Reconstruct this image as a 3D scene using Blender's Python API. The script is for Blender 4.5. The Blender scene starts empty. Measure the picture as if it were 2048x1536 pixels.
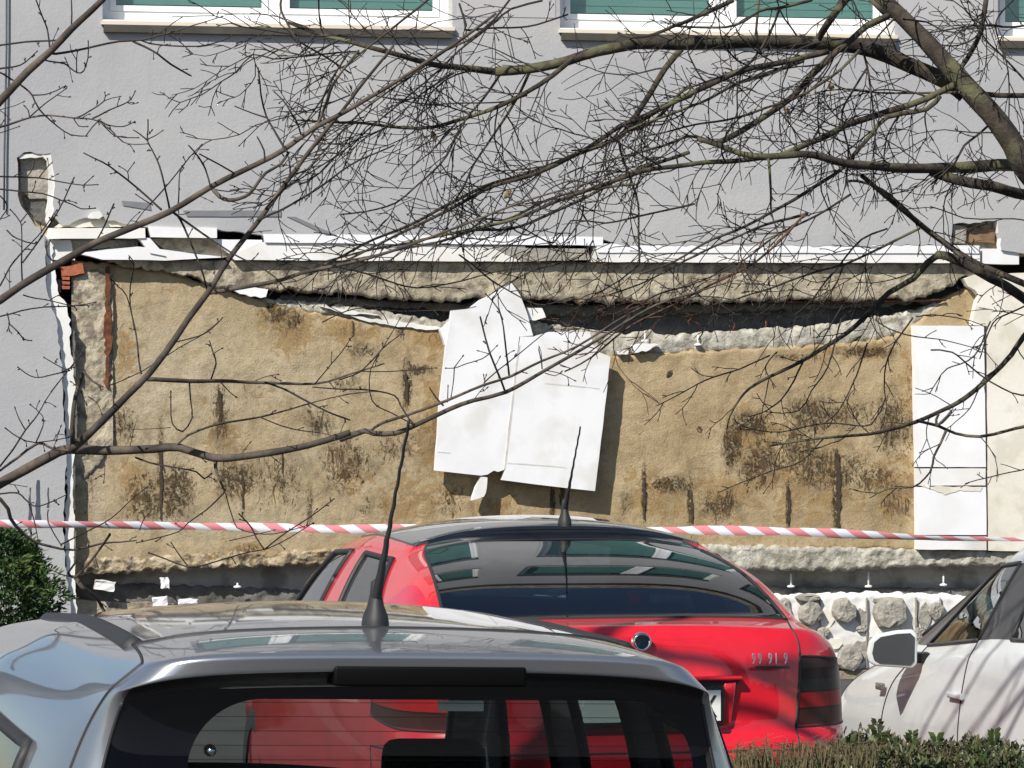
import bpy, bmesh, math, random
import numpy as np
from mathutils import Vector, Matrix, noise
from mathutils.geometry import tessellate_polygon
random.seed(7)
S = bpy.context.scene
COL = S.collection
R = math.radians

# ---------------------------------------------------------------- camera, light, exposure
F = 8000.0            # focal length in pixels of the 2048 px wide photograph
H = 2.12              # camera height
HZ = 800.0            # pixel row of the horizon
cam = bpy.data.cameras.new('camera'); cam_o = bpy.data.objects.new('camera', cam); COL.objects.link(cam_o)
cam.sensor_width = 36; cam.lens = 36 * F / 2048; cam.shift_y = (HZ - 768) / 2048
cam.clip_start = .1; cam.clip_end = 400
cam_o.location = (0, 0, H); cam_o.rotation_euler = (R(90), 0, 0)
S.camera = cam_o
W_ = bpy.data.worlds.new('World'); S.world = W_; W_.use_nodes = True
nt = W_.node_tree; bg = nt.nodes['Background']
sky = nt.nodes.new('ShaderNodeTexSky'); sky.sky_type = 'NISHITA'; sky.sun_disc = False
sky.sun_elevation = R(41.5); sky.sun_rotation = R(214); sky.air_density = 1.0; sky.dust_density = .6
nt.links.new(sky.outputs[0], bg.inputs[0]); bg.inputs[1].default_value = .09
sun = bpy.data.lights.new('sun', 'SUN'); sun.energy = 5.0; sun.angle = R(.5); sun.color = (1, .95, .87)
sun_o = bpy.data.objects.new('sun', sun); COL.objects.link(sun_o)
sun_o.rotation_euler = Vector((.0946, .1409, -.150)).to_track_quat('-Z', 'Y').to_euler()
sun_o.location = (-8, -10, 14)
S.view_settings.view_transform = 'Standard'; S.view_settings.look = 'None'
S.view_settings.exposure = 0.30; S.view_settings.gamma = 1; S.view_settings.use_curve_mapping = False

# ---------------------------------------------------------------- frames
AL = R(11.1); CA, SA = math.cos(AL), math.sin(AL)
D0 = 24.8
def WP(px, py, w=0.0):
    """photo pixel -> (u, z) on the facade plane standing w in front of the wall face"""
    k = (px - 1024) / F; m = -(py - HZ) / F
    y = (D0 * CA - w) / (CA - k * SA)
    x = k * y
    return (x * CA + (y - D0) * SA, H + m * y)
def L3(px, py, w=0.0):
    u, z = WP(px, py, w); return (u, -w, z)
def AT(px, py, y):
    return Vector(((px - 1024) / F * y, y, H - (py - HZ) / F * y))

# ---------------------------------------------------------------- object helpers
def tag(o, label=None, cat=None, group=None, kind=None):
    if label: o['label'] = label
    if cat: o['category'] = cat
    if group: o['group'] = group
    if kind: o['kind'] = kind
    return o
def empty(name, loc=(0, 0, 0), rz=0, label=None, cat=None, group=None):
    o = bpy.data.objects.new(name, None); COL.objects.link(o)
    o.location = loc; o.rotation_euler = (0, 0, rz); o.empty_display_size = .2
    return tag(o, label, cat, group)
def link(name, me, mats, parent=None):
    o = bpy.data.objects.new(name, me); COL.objects.link(o)
    for m in (mats if isinstance(mats, (list, tuple)) else [mats]): me.materials.append(m)
    if parent: o.parent = parent
    return o
class MB:
    def __init__(s): s.v = []; s.f = []; s.m = []; s.sm = []
    def add(s, v, f, m=0, smooth=False):
        b = len(s.v); s.v += [tuple(p) for p in v]
        for q in f: s.f.append([b + i for i in q]); s.m.append(m); s.sm.append(smooth)
        return s
    def box(s, a, b, m=0, M=None):
        x0, y0, z0 = a; x1, y1, z1 = b
        v = [Vector(p) for p in ((x0,y0,z0),(x1,y0,z0),(x1,y1,z0),(x0,y1,z0),(x0,y0,z1),(x1,y0,z1),(x1,y1,z1),(x0,y1,z1))]
        if M: v = [M @ p for p in v]
        return s.add(v, [(0,3,2,1),(4,5,6,7),(0,1,5,4),(1,2,6,5),(2,3,7,6),(3,0,4,7)], m)
    def tube(s, pts, rad, n=6, m=0, cap=True):
        pts = [Vector(p) for p in pts]; N = len(pts)
        if not hasattr(rad, '__len__'): rad = [rad] * N
        up = None; V = []
        for i, p in enumerate(pts):
            t = (pts[min(i + 1, N - 1)] - pts[max(i - 1, 0)])
            if t.length < 1e-9: t = Vector((0, 0, 1))
            t.normalize()
            if up is None: up = t.orthogonal().normalized()
            up = (up - t * up.dot(t))
            if up.length < 1e-6: up = t.orthogonal()
            up.normalize(); b = t.cross(up)
            for k in range(n):
                a = 2 * math.pi * k / n
                V.append(p + (up * math.cos(a) + b * math.sin(a)) * rad[i])
        Fc = []
        for i in range(N - 1):
            for k in range(n):
                Fc.append((i*n+k, i*n+(k+1)%n, (i+1)*n+(k+1)%n, (i+1)*n+k))
        if cap: Fc.append(tuple(range(n))[::-1]); Fc.append(tuple((N-1)*n+k for k in range(n)))
        return s.add(V, Fc, m, True)
    def lathe(s, prof, M=None, n=16, m=0):
        V = []; Fc = []
        for r, z in prof:
            for k in range(n):
                a = 2*math.pi*k/n; p = Vector((r*math.cos(a), r*math.sin(a), z)); V.append(M @ p if M else p)
        for i in range(len(prof)-1):
            for k in range(n): Fc.append((i*n+k, i*n+(k+1)%n, (i+1)*n+(k+1)%n, (i+1)*n+k))
        return s.add(V, Fc, m, True)
    def mesh(s, name):
        me = bpy.data.meshes.new(name); me.from_pydata(s.v, [], s.f)
        me.polygons.foreach_set('material_index', s.m); me.polygons.foreach_set('use_smooth', s.sm); me.update(); return me
    def build(s, name, mats, parent=None): return link(name, s.mesh(name), mats, parent)
def bevel(o, w=.01, seg=2):
    bm = bmesh.new(); bm.from_mesh(o.data)
    bmesh.ops.remove_doubles(bm, verts=bm.verts, dist=1e-5)
    bmesh.ops.recalc_face_normals(bm, faces=bm.faces)
    bmesh.ops.bevel(bm, geom=bm.edges[:], offset=w, segments=seg, affect='EDGES', profile=.6)
    for f in bm.faces: f.smooth = True
    bm.to_mesh(o.data); bm.free(); return o

# ---------------------------------------------------------------- materials
def mat(name, cols, rough=.8, metal=0, scale=4, detail=6, bump=0, bscale=20, bdist=.01, coat=0, spec=.5, c2=None, c2scale=30, c2fac=.5, stretch=(1,1,1), dist=0, crough=.03):
    m = bpy.data.materials.new(name); m.use_nodes = True; t = m.node_tree; N = t.nodes; Lk = t.links
    b = N['Principled BSDF']; b.inputs['Roughness'].default_value = rough; b.inputs['Metallic'].default_value = metal
    b.inputs['Specular IOR Level'].default_value = spec
    if coat: b.inputs['Coat Weight'].default_value = coat; b.inputs['Coat Roughness'].default_value = crough
    tc = N.new('ShaderNodeTexCoord'); mp = N.new('ShaderNodeMapping'); mp.inputs['Scale'].default_value = stretch
    Lk.new(tc.outputs['Object'], mp.inputs[0])
    if isinstance(cols[0], (int, float)): cols = [cols]
    if len(cols) > 1:
        n = N.new('ShaderNodeTexNoise'); n.inputs['Scale'].default_value = scale; n.inputs['Detail'].default_value = detail; n.inputs['Distortion'].default_value = dist
        n.inputs['Roughness'].default_value = .62
        Lk.new(mp.outputs[0], n.inputs[0]); cr = N.new('ShaderNodeValToRGB'); e = cr.color_ramp.elements
        e[0].position = .32; e[1].position = .68
        e[0].color = (*cols[0], 1); e[1].color = (*cols[-1], 1)
        for i, c in enumerate(cols[1:-1]): q = e.new(.32 + .36 * (i + 1) / (len(cols) - 1)); q.color = (*c, 1)
        Lk.new(n.outputs[0], cr.inputs[0]); out = cr.outputs[0]
        if c2:
            n2 = N.new('ShaderNodeTexNoise'); n2.inputs['Scale'].default_value = c2scale; n2.inputs['Detail'].default_value = 5
            Lk.new(mp.outputs[0], n2.inputs[0]); r2 = N.new('ShaderNodeValToRGB'); r2.color_ramp.elements[0].position = .5; r2.color_ramp.elements[1].position = .62
            r2.color_ramp.elements[1].color = (c2fac,)*3 + (1,)
            Lk.new(n2.outputs[0], r2.inputs[0]); mx = N.new('ShaderNodeMix'); mx.data_type = 'RGBA'; mx.inputs[7].default_value = (*c2, 1)
            Lk.new(r2.outputs[0], mx.inputs[0]); Lk.new(out, mx.inputs[6]); out = mx.outputs[2]
        Lk.new(out, b.inputs['Base Color'])
    else: b.inputs['Base Color'].default_value = (*cols[0], 1)
    if bump:
        nb = N.new('ShaderNodeTexNoise'); nb.inputs['Scale'].default_value = bscale; nb.inputs['Detail'].default_value = 8; nb.inputs['Roughness'].default_value = .65
        Lk.new(mp.outputs[0], nb.inputs[0]); bp = N.new('ShaderNodeBump'); bp.inputs['Strength'].default_value = bump; bp.inputs['Distance'].default_value = bdist
        Lk.new(nb.outputs[0], bp.inputs['Height']); Lk.new(bp.outputs[0], b.inputs['Normal'])
    return m
M = {}
def plaster_mat():
    m = bpy.data.materials.new('grey_plaster'); m.use_nodes = True; t = m.node_tree; N = t.nodes; Lk = t.links; b = N['Principled BSDF']; b.inputs['Roughness'].default_value = .9
    tc = N.new('ShaderNodeTexCoord')
    def nz(sc, st, det=7, off=0):
        mp = N.new('ShaderNodeMapping'); mp.inputs['Scale'].default_value = st; mp.inputs['Location'].default_value = (off, off, off); Lk.new(tc.outputs['Object'], mp.inputs[0])
        n = N.new('ShaderNodeTexNoise'); n.inputs['Scale'].default_value = sc; n.inputs['Detail'].default_value = det; n.inputs['Roughness'].default_value = .6; Lk.new(mp.outputs[0], n.inputs[0]); return n.outputs[0]
    def mr(v, a, c, lo, hi):
        q = N.new('ShaderNodeMapRange'); Lk.new(v, q.inputs[0]); q.inputs[1].default_value = a; q.inputs[2].default_value = c; q.inputs[3].default_value = lo; q.inputs[4].default_value = hi; return q.outputs[0]
    def mix(f, a, c, mode='MIX'):
        q = N.new('ShaderNodeMix'); q.data_type = 'RGBA'; q.blend_type = mode
        Lk.new(f, q.inputs[0])
        for i, x in ((6, a), (7, c)):
            if isinstance(x, tuple): q.inputs[i].default_value = (*x, 1)
            else: Lk.new(x, q.inputs[i])
        return q.outputs[2]
    c = mix(mr(nz(.8, (1,1,1)), .35, .65, 0, 1), (.345,.346,.362), (.405,.403,.402))
    c = mix(mr(nz(3.5, (1.6,1,.22), 6, 3), .56, .74, 0, .42), c, (.29,.285,.27))      # rain streaks
    c = mix(mr(nz(1.3, (.35,1,2.2), 6, 9), .54, .70, 0, .5), c, (.43,.425,.42))         # trowelled patches
    c = mix(mr(nz(38, (1,1,1), 4, 5), .60, .75, 0, .35), c, (.27,.265,.26))
    Lk.new(c, b.inputs['Base Color'])
    n = nz(70, (1,1,1), 8); n2 = nz(3, (1,1,1), 4, 2); ad = N.new('ShaderNodeMath'); ad.operation = 'MULTIPLY_ADD'; ad.inputs[1].default_value = 3; Lk.new(n2, ad.inputs[0]); Lk.new(n, ad.inputs[2])
    bp = N.new('ShaderNodeBump'); bp.inputs['Strength'].default_value = .5; bp.inputs['Distance'].default_value = .004; Lk.new(ad.outputs[0], bp.inputs['Height']); Lk.new(bp.outputs[0], b.inputs['Normal'])
    return m
M['plaster'] = plaster_mat()
M['plaster_old'] = mat('grey_plaster', [(.31,.315,.335),(.355,.355,.365),(.395,.39,.385)], .9, scale=.7, detail=8, bump=.25, bscale=90, bdist=.004, c2=(.30,.29,.27), c2scale=1.1, c2fac=.25)
M['foam'] = mat('white_foam', [(.56,.55,.51),(.72,.71,.69),(.76,.76,.755)], .85, scale=3, bump=.15, bscale=60, bdist=.004, c2=(.62,.58,.50), c2scale=5, c2fac=.3)
M['foam_clean'] = mat('clean_foam', [(.73,.735,.75),(.79,.795,.81)], .8, scale=2, bump=.06, bscale=80, bdist=.003, c2=(.60,.58,.52), c2scale=3, c2fac=.25)
M['cream'] = mat('cream_render', [(.60,.56,.47),(.70,.67,.58),(.74,.71,.64)], .9, scale=1.8, bump=.3, bscale=40, bdist=.006, c2=(.42,.38,.28), c2scale=6, c2fac=.35)
M['concrete'] = mat('broken_concrete', [(.27,.225,.155),(.40,.35,.255),(.48,.43,.33)], .95, scale=9, detail=9, bump=1, bscale=34, bdist=.014, c2=(.12,.10,.075), c2scale=14, c2fac=.7)
M['concrete_pale'] = mat('pale_broken_concrete', [(.24,.22,.175),(.42,.40,.335),(.54,.52,.45)], .95, scale=12, detail=9, bump=1, bscale=34, bdist=.016, c2=(.2,.17,.12), c2scale=20, c2fac=.5)
M['dark_recess'] = mat('dark_masonry', [(.06,.057,.05),(.13,.125,.115),(.2,.19,.17)], .95, scale=4, bump=.8, bscale=15, bdist=.03)  # dark tone shared by recesses, rubble and cracks
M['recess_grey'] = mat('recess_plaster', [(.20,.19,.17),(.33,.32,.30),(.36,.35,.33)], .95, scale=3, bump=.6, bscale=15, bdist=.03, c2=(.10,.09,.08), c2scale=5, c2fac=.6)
M['rust'] = mat('rust', [(.05,.02,.012),(.13,.045,.018),(.22,.08,.03)], .95, scale=20, bump=1, bscale=40, bdist=.01)
M['brick'] = mat('red_brick', [(.30,.085,.045),(.42,.14,.07)], .9, scale=14, bump=.8, bscale=50, bdist=.008)
M['mortar'] = mat('grey_mortar', [(.20,.19,.165),(.33,.31,.27),(.38,.35,.29)], .95, scale=9, bump=.9, bscale=25, bdist=.02)
M['frame_white'] = mat('white_upvc', [(.80,.80,.80)], .35)
M['sill_white'] = mat('sill_render', [(.70,.67,.62),(.80,.79,.76)], .7, scale=3, bump=.1)
M['band_cream'] = mat('sill_band', [(.62,.55,.44),(.68,.60,.49)], .8, scale=3)
M['sill_shadow'] = mat('sill_shadow_tone', [(.035,.032,.026),(.07,.062,.05)], .6, scale=4)  # dark tone painting the shadow below the window sills
M['blind'] = mat('green_blind', [(.25,.35,.34),(.30,.40,.39)], .5, scale=3)
M['wall_shadow'] = mat('wall_shadow_grey', [(.17,.175,.19),(.20,.205,.22)], .9, scale=10)  # grey of the painted shadow bars on the render
M['asphalt'] = mat('asphalt', [(.04,.04,.04),(.065,.063,.06)], .95, scale=3, bump=.5, bscale=120, bdist=.005)
M['soil'] = mat('dusty_ground', [(.22,.18,.12),(.32,.27,.19)], 1, scale=5, bump=.8, bscale=30, bdist=.02)
M['black'] = mat('black_plastic', [(.012,.012,.014)], .35)
M['rubber'] = mat('black_rubber', [(.02,.02,.021)], .6)
M['darktrim'] = mat('dark_trim', [(.035,.036,.038)], .45, coat=.3)
M['silver'] = mat('silver_paint', [(.30,.31,.335),(.33,.34,.36)], .30, metal=.75, scale=400, coat=1, bump=.006, bscale=3, bdist=.02)
M['red'] = mat('red_paint', [(.50,.006,.016),(.60,.007,.019),(.64,.010,.022)], .36, scale=5, coat=1, bump=.006, bscale=3, bdist=.02)
M['carwhite'] = mat('white_paint', [(.54,.57,.565),(.60,.63,.625)], .4, scale=3, coat=.6, bump=.01, bscale=2, bdist=.03)
M['chrome'] = mat('chrome', [(.75,.75,.77)], .08, metal=1)
M['letter'] = mat('bright_letter', [(.85,.85,.88)], .35, metal=.3)
M['blackroof'] = mat('gloss_black_roof', [(.008,.009,.011)], .12, coat=1, crough=.01)
M['mirror'] = mat('mirror_glass', [(.6,.62,.64)], .10, metal=1)
M['plate'] = mat('number_plate', [(.72,.72,.68)], .4)
M['ink'] = mat('plate_ink', [(.02,.02,.02)], .5)
M['fabric'] = mat('seat_fabric', [(.05,.055,.055),(.075,.08,.078)], .9, scale=40)
M['fabric_green'] = mat('seat_cover', [(.14,.17,.15),(.17,.20,.175)], .9, scale=40)
M['interior'] = mat('interior_plastic', [(.03,.03,.032)], .7)
M['lens_red'] = mat('red_lens', [(.30,.012,.012)], .12, coat=1)
M['lens_dark'] = mat('dark_red_lens', [(.06,.014,.012)], .12, coat=1)
M['lens_smoke'] = mat('smoked_lens', [(.11,.10,.085)], .15, coat=1)
M['lens_clear'] = mat('grey_lens', [(.12,.14,.13)], .15, coat=1)
M['rim'] = mat('wheel_rim', [(.45,.45,.46)], .3, metal=.8)
M['bark_left'] = mat('brown_bark', [(.035,.028,.022),(.075,.058,.044),(.13,.105,.08)], .9, scale=16, bump=.7, bscale=60, bdist=.004, c2=(.03,.024,.02), c2scale=9, c2fac=.8, stretch=(1,1,1))
M['bark_right'] = mat('mossy_bark', [(.016,.012,.010),(.042,.032,.024),(.085,.068,.046)], .95, scale=14, bump=1, bscale=45, bdist=.008, c2=(.12,.12,.06), c2scale=7, c2fac=.75)
M['twig'] = mat('twig_bark', [(.014,.011,.010),(.030,.024,.021)], .9, scale=10)
M['twig_red'] = mat('reddish_twig', [(.07,.035,.022),(.11,.055,.032)], .9, scale=10)
M['leaf_dry'] = mat('dry_leaf', [(.16,.12,.07),(.24,.18,.10)], .9, scale=30)
M['bud'] = mat('bud', [(.035,.022,.02)], .8)
M['hedge_leaf'] = mat('privet_leaf', [(.018,.028,.010),(.05,.075,.02),(.095,.10,.035)], .45, scale=9, c2=(.03,.012,.012), c2scale=7, c2fac=.7)
M['hedge_dry'] = mat('dry_grass', [(.03,.035,.012),(.075,.065,.03),(.14,.11,.055),(.03,.04,.012)], .9, scale=22)
M['thuja'] = mat('thuja_green', [(.014,.035,.010),(.035,.08,.018),(.10,.14,.03)], .8, scale=6)
M['anchor'] = mat('white_anchor', [(.75,.75,.73)], .5)
M['stain'] = mat('dark_stain', [(.05,.06,.08),(.08,.09,.11)], .8, scale=8)
def glass(name, tint, refl_rough=.0, f0=.055, opaque=0, base=(.004,.005,.008), mask=None, defrost=False):
    """thin car or window glass: fresnel mirror over a tinted see-through sheet; outside mask (object x,z rounded box) it is black enamel"""
    m = bpy.data.materials.new(name); m.use_nodes = True; t = m.node_tree; N = t.nodes; Lk = t.links
    for n in list(N): N.remove(n)
    out = N.new('ShaderNodeOutputMaterial'); lw = N.new('ShaderNodeLayerWeight'); lw.inputs[0].default_value = .5
    pw = N.new('ShaderNodeMath'); pw.operation = 'POWER'; pw.inputs[1].default_value = 4.6; Lk.new(lw.outputs['Facing'], pw.inputs[0])
    fr = N.new('ShaderNodeMath'); fr.operation = 'MULTIPLY_ADD'; fr.inputs[1].default_value = 1 - f0; fr.inputs[2].default_value = f0; Lk.new(pw.outputs[0], fr.inputs[0])
    gl = N.new('ShaderNodeBsdfGlossy'); gl.inputs['Roughness'].default_value = refl_rough; gl.inputs['Color'].default_value = (.95,.97,1,1)
    tr = N.new('ShaderNodeBsdfTransparent'); tr.inputs[0].default_value = (*tint, 1)
    df = N.new('ShaderNodeBsdfDiffuse'); df.inputs[0].default_value = (*base, 1)
    body = N.new('ShaderNodeMixShader'); body.inputs[0].default_value = opaque
    Lk.new(tr.outputs[0], body.inputs[1]); Lk.new(df.outputs[0], body.inputs[2])
    def mth(op, a, b=None):
        q = N.new('ShaderNodeMath'); q.operation = op
        for i, x in enumerate((a, b)):
            if x is None: continue
            if isinstance(x, (int, float)): q.inputs[i].default_value = x
            else: Lk.new(x, q.inputs[i])
        return q.outputs[0]
    if mask:
        tc = N.new('ShaderNodeTexCoord'); sp = N.new('ShaderNodeSeparateXYZ'); Lk.new(tc.outputs['Object'], sp.inputs[0])
        cx, cz, hx, hz, rr = mask
        qx = mth('MAXIMUM', mth('SUBTRACT', mth('ABSOLUTE', mth('SUBTRACT', sp.outputs[0], cx)), hx - rr), 0)
        qz = mth('MAXIMUM', mth('SUBTRACT', mth('ABSOLUTE', mth('SUBTRACT', sp.outputs[2], cz)), hz - rr), 0)
        d = mth('SQRT', mth('ADD', mth('MULTIPLY', qx, qx), mth('MULTIPLY', qz, qz)))
        fac = mth('GREATER_THAN', d, rr)
        if defrost:
            w = mth('LESS_THAN', mth('FRACT', mth('MULTIPLY', sp.outputs[2], 34)), .07)
            fac = mth('MAXIMUM', fac, mth('MULTIPLY', w, .55))
        if opaque: fac = mth('MAXIMUM', fac, opaque)
        Lk.new(fac, body.inputs[0])
    mx = N.new('ShaderNodeMixShader'); Lk.new(fr.outputs[0], mx.inputs[0]); Lk.new(body.outputs[0], mx.inputs[1]); Lk.new(gl.outputs[0], mx.inputs[2])
    Lk.new(mx.outputs[0], out.inputs[0]); return m
M['window_glass'] = glass('window_glass', (.75,.85,.82))
# ---------------------------------------------------------------- ground
def ground():
    prof = [(-60,0),(12.6,0),(13.4,.16),(20.5,.16),(23.2,.36),(60,.40)]
    mb = MB(); xs = [-60,-20,-8,-4,0,4,8,20,60]
    V = [(x, y + x*.196, z) for y, z in prof for x in xs]; n = len(xs)
    Fq = [(j*n+i, j*n+i+1, (j+1)*n+i+1, (j+1)*n+i) for j in range(len(prof)-1) for i in range(n-1)]
    mb.add(V, Fq); o = mb.build('ground', M['asphalt']); tag(o, kind='structure')
ground()

# ---------------------------------------------------------------- building
BL = empty('apartment_building', (0, D0, 0), AL, 'grey plastered apartment building with its insulation torn off around a long exposed concrete wall', 'building')
def jag(pts, amp=3, step=14, seed=1, closed=True):
    rd = random.Random(seed); out = []
    n = len(pts)
    for i in range(n if closed else n - 1):
        a = pts[i]; b = pts[(i + 1) % n]; L = math.hypot(b[0]-a[0], b[1]-a[1]); k = max(1, int(L / step))
        for j in range(k):
            t = j / k; d = (rd.random() - .5) * 2 * amp if j else (rd.random() - .5) * amp
            nx, ny = (b[1]-a[1]) / max(L, 1), -(b[0]-a[0]) / max(L, 1)
            out.append((a[0] + (b[0]-a[0])*t + nx*d, a[1] + (b[1]-a[1])*t + ny*d))
    if not closed: out.append(pts[-1])
    return out
def slab(mb, uz, w0, w1, mf=0, ms=0):
    """solid sheet: outline uz in facade coordinates, from w0 (back) to w1 (front)"""
    n = len(uz); V = [(u, -w1, z) for u, z in uz] + [(u, -w0, z) for u, z in uz]
    tri = tessellate_polygon([[Vector((u, z, 0)) for u, z in uz]])
    area = sum(uz[i][0]*uz[(i+1) % n][1] - uz[(i+1) % n][0]*uz[i][1] for i in range(n))
    fr = []
    for a, b, c in tri:
        ar = (uz[b][0]-uz[a][0])*(uz[c][1]-uz[a][1]) - (uz[c][0]-uz[a][0])*(uz[b][1]-uz[a][1])
        fr.append((a, b, c) if ar > 0 else (a, c, b))
    mb.add(V, fr, mf)
    sd = [((i+1) % n, i, i+n, (i+1) % n + n) if area > 0 else (i, (i+1) % n, (i+1) % n + n, i+n) for i in range(n)]
    mb.add(V, sd, ms); mb.add(V, [(c+n, b+n, a+n) for a, b, c in fr], ms)
    return mb
def pslab(name, pts, w0, w1, m, amp=0, step=14, seed=1, bev=0, parent=BL):
    if amp: pts = jag(pts, amp, step, seed)
    mb = MB(); slab(mb, [WP(x, y, w1) for x, y in pts], w0, w1)
    o = mb.build(name, m, parent)
    if bev: bevel(o, bev, 2)
    return o

UL, UR = -4.75, 17.0
Z_SILL = WP(1024, 70, .12)[1]          # underside of the first row of windows
# torn grey render: its outline follows the break
out = [(-1,1420),(137,1420),(133,1300),(141,1215),(129,1120),(127,1050),(133,930),(127,830),(124,740),(112,640),(97,592),(92,560),(90,470),(62,440),(38,402),(33,315),(48,305),(100,307),(109,350),(106,430),
       (125,452),(185,432),(240,445),(290,455),(436,458),(530,472),(1200,476),(1250,490),(1560,492),(1902,490),(1905,448),(1995,442),(2003,500),(2075,512),(2100,560),(2100,1120),(2105,1420)]
poly = [(UL, .3)] + [WP(x, y, .12) for x, y in jag(out[1:], 2.2, 11, 5, False)] + [(UR, .3), (UR, Z_SILL), (UL, Z_SILL)]
mb = MB(); slab(mb, poly, .0, .12, 0, 1); mb.build('plaster_wall', [M['plaster'], M['foam']], BL)
# upper storeys: piers and bands around the windows
u1a, u1b = WP(205, 40, .12)[0], WP(905, 40, .12)[0]
PITCH = WP(1120, 40, .12)[0] - u1a; WW = u1b - u1a; WH = 1.55; ST = 2.75; NST = 2
mb = MB()
starts = [u1a + PITCH * i for i in range(0, 6)]
edges = [UL] + sum([[s, s + WW] for s in starts], []) + [UR]
for st in range(NST):
    z0 = Z_SILL + ST * st
    for i in range(0, len(edges), 2): mb.box((edges[i], -.12, z0), (edges[i+1], .2, z0 + WH))
    mb.box((UL, -.12, z0 + WH), (UR, .2, z0 + ST))
mb.build('upper_wall', M['plaster'], BL)
mb = MB(); mb.box((UL-.05, -.25, Z_SILL + ST*NST), (UR+.1, 8, Z_SILL + ST*NST + .3)); mb.build('roof', M['concrete'], BL)
# pale bands between the windows
pm_ = mat('lavender_render', [(.40,.39,.40),(.44,.43,.43)], .9, scale=1.2, bump=.2, bscale=80, bdist=.004)
for i in range(0, len(edges), 2):
    a, b = edges[i], edges[i+1]
    if a > UL and b < UR: MB().box((a + .03, -.1235, Z_SILL + .11), (b - .03, -.119, Z_SILL + WH)).build('pier_panel', pm_, BL)

# one window, then copies
def make_window(u0, z0):
    w = empty('window', (u0, 0, z0)); w.parent = BL
    mb = MB(); t = .06
    mb.box((0, .03, 0), (WW, .1, .115)); mb.box((0, .03, WH - t), (WW, .1, WH))
    for a in (0, WW/2 - .05, WW - t): mb.box((a, .03, .115), (a + (.1 if abs(a-(WW/2-.05)) < .01 else t), .1, WH - t))
    f = mb.build('window_frame', M['frame_white'], w)
    pw = []
    for a, b in ((t, WW/2 - .05), (WW/2 + .05, WW - t)):
        s = MB(); g = .035
        s.box((a, .022, .117), (b, .06, .117 + g)); s.box((a, .022, WH-t-g-.002), (b, .06, WH-t-.002))
        s.box((a, .022, .117 + g), (a + g, .06, WH-t-g-.002)); s.box((b - g, .022, .117+g), (b, .06, WH-t-g-.002))
        s.build('sash', M['frame_white'], w)
        MB().box((a+g, .045, .117+g), (b-g, .05, WH-t-g-.002)).build('pane', M['window_glass'], w)
        q = MB(); z = .165
        while z < WH - .1:
            q.box((a + .02, .09, z), (b - .02, .094, z + .042), 0, None); q.box((a+.02, .094, z+.042), (b-.02, .104, z+.045)); z += .046
        bo = q.build('blind', M['blind'], w); bo['kind'] = 'stuff'
    MB().box((0, .12, .02), (WW, .19, WH)).build('room_shade', M['interior'], w)
    MB().box((.0, -.118, .035), (WW, .03, .05)).build('sill_board', M['sill_white'], w)
    s2 = MB(); s2.box((-.01, -.150, .018), (WW + .01, -.121, .040)); s2.build('window_sill', M['band_cream'], w)
    MB().box((.005, -.158, -.028), (WW-.002, -.1215, .016)).build('sill_shadow_strip', M['sill_shadow'], w)  # dark strip standing for the shadow under the sill
    return w
w0 = make_window(starts[0], Z_SILL)
for st in range(NST):
    for i, s in enumerate(starts):
        if st == 0 and i == 0: continue
        c = w0.copy(); COL.objects.link(c); c.location = (s, 0, Z_SILL + ST*st); c.parent = BL
        for ch in list(w0.children):
            d = ch.copy(); COL.objects.link(d); d.parent = c

# dark masonry far behind everything that is torn open
mb = MB(); mb.box((UL+.26, .28, 0), (UR, .5, Z_SILL + ST*NST)); mb.build('core_wall', M['dark_recess'], BL)
MB().box((UL, .001, 0), (UL+.25, 8, Z_SILL + ST*NST)).build('end_wall', M['plaster'], BL)
# local concrete face behind the torn spots
pslab('patch_concrete', [(10,290),(140,290),(140,520),(60,520),(10,460)], -.2, .02, M['concrete'], 2, 20, 3)
pslab('patch_concrete', [(1880,430),(2100,430),(2100,512),(1880,512)], -.2, .03, M['concrete'], 2, 20, 4)
pslab('mortar_patch', [(40,312),(98,312),(100,400),(60,398),(42,380)], .02, .055, M['mortar'], 2, 12, 14, .005)
pslab('foam_scrap', [(78,306),(104,309),(109,350),(108,420),(98,455),(92,440),(96,395),(98,345),(94,322)], .03, .115, M['foam'], 1.5, 9, 15)
pslab('foam_scrap', [(34,308),(78,306),(92,314),(40,318)], .03, .11, M['foam'], 1.5, 9, 16)
pslab('dark_backing', [(45,395),(90,400),(95,450),(70,440)], .02, .04, M['dark_recess'], 2, 9, 17)
pslab('foam_board', [(2003,455),(2050,452),(2090,455),(2090,498),(2003,496)], .02, .10, M['foam'], 1.5, 12, 18)
pslab('brick', [(1935,455),(1992,458),(1990,487),(1930,485)], .03, .065, mat('brown_brick',[(.16,.09,.05),(.24,.15,.09)],.95,scale=20,bump=.9), 1.5, 9, 19, .004)
pslab('mortar_patch', [(1905,449),(1935,455),(1930,487),(1906,488)], .03, .09, M['mortar'], 2, 8, 20, .004)

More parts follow.
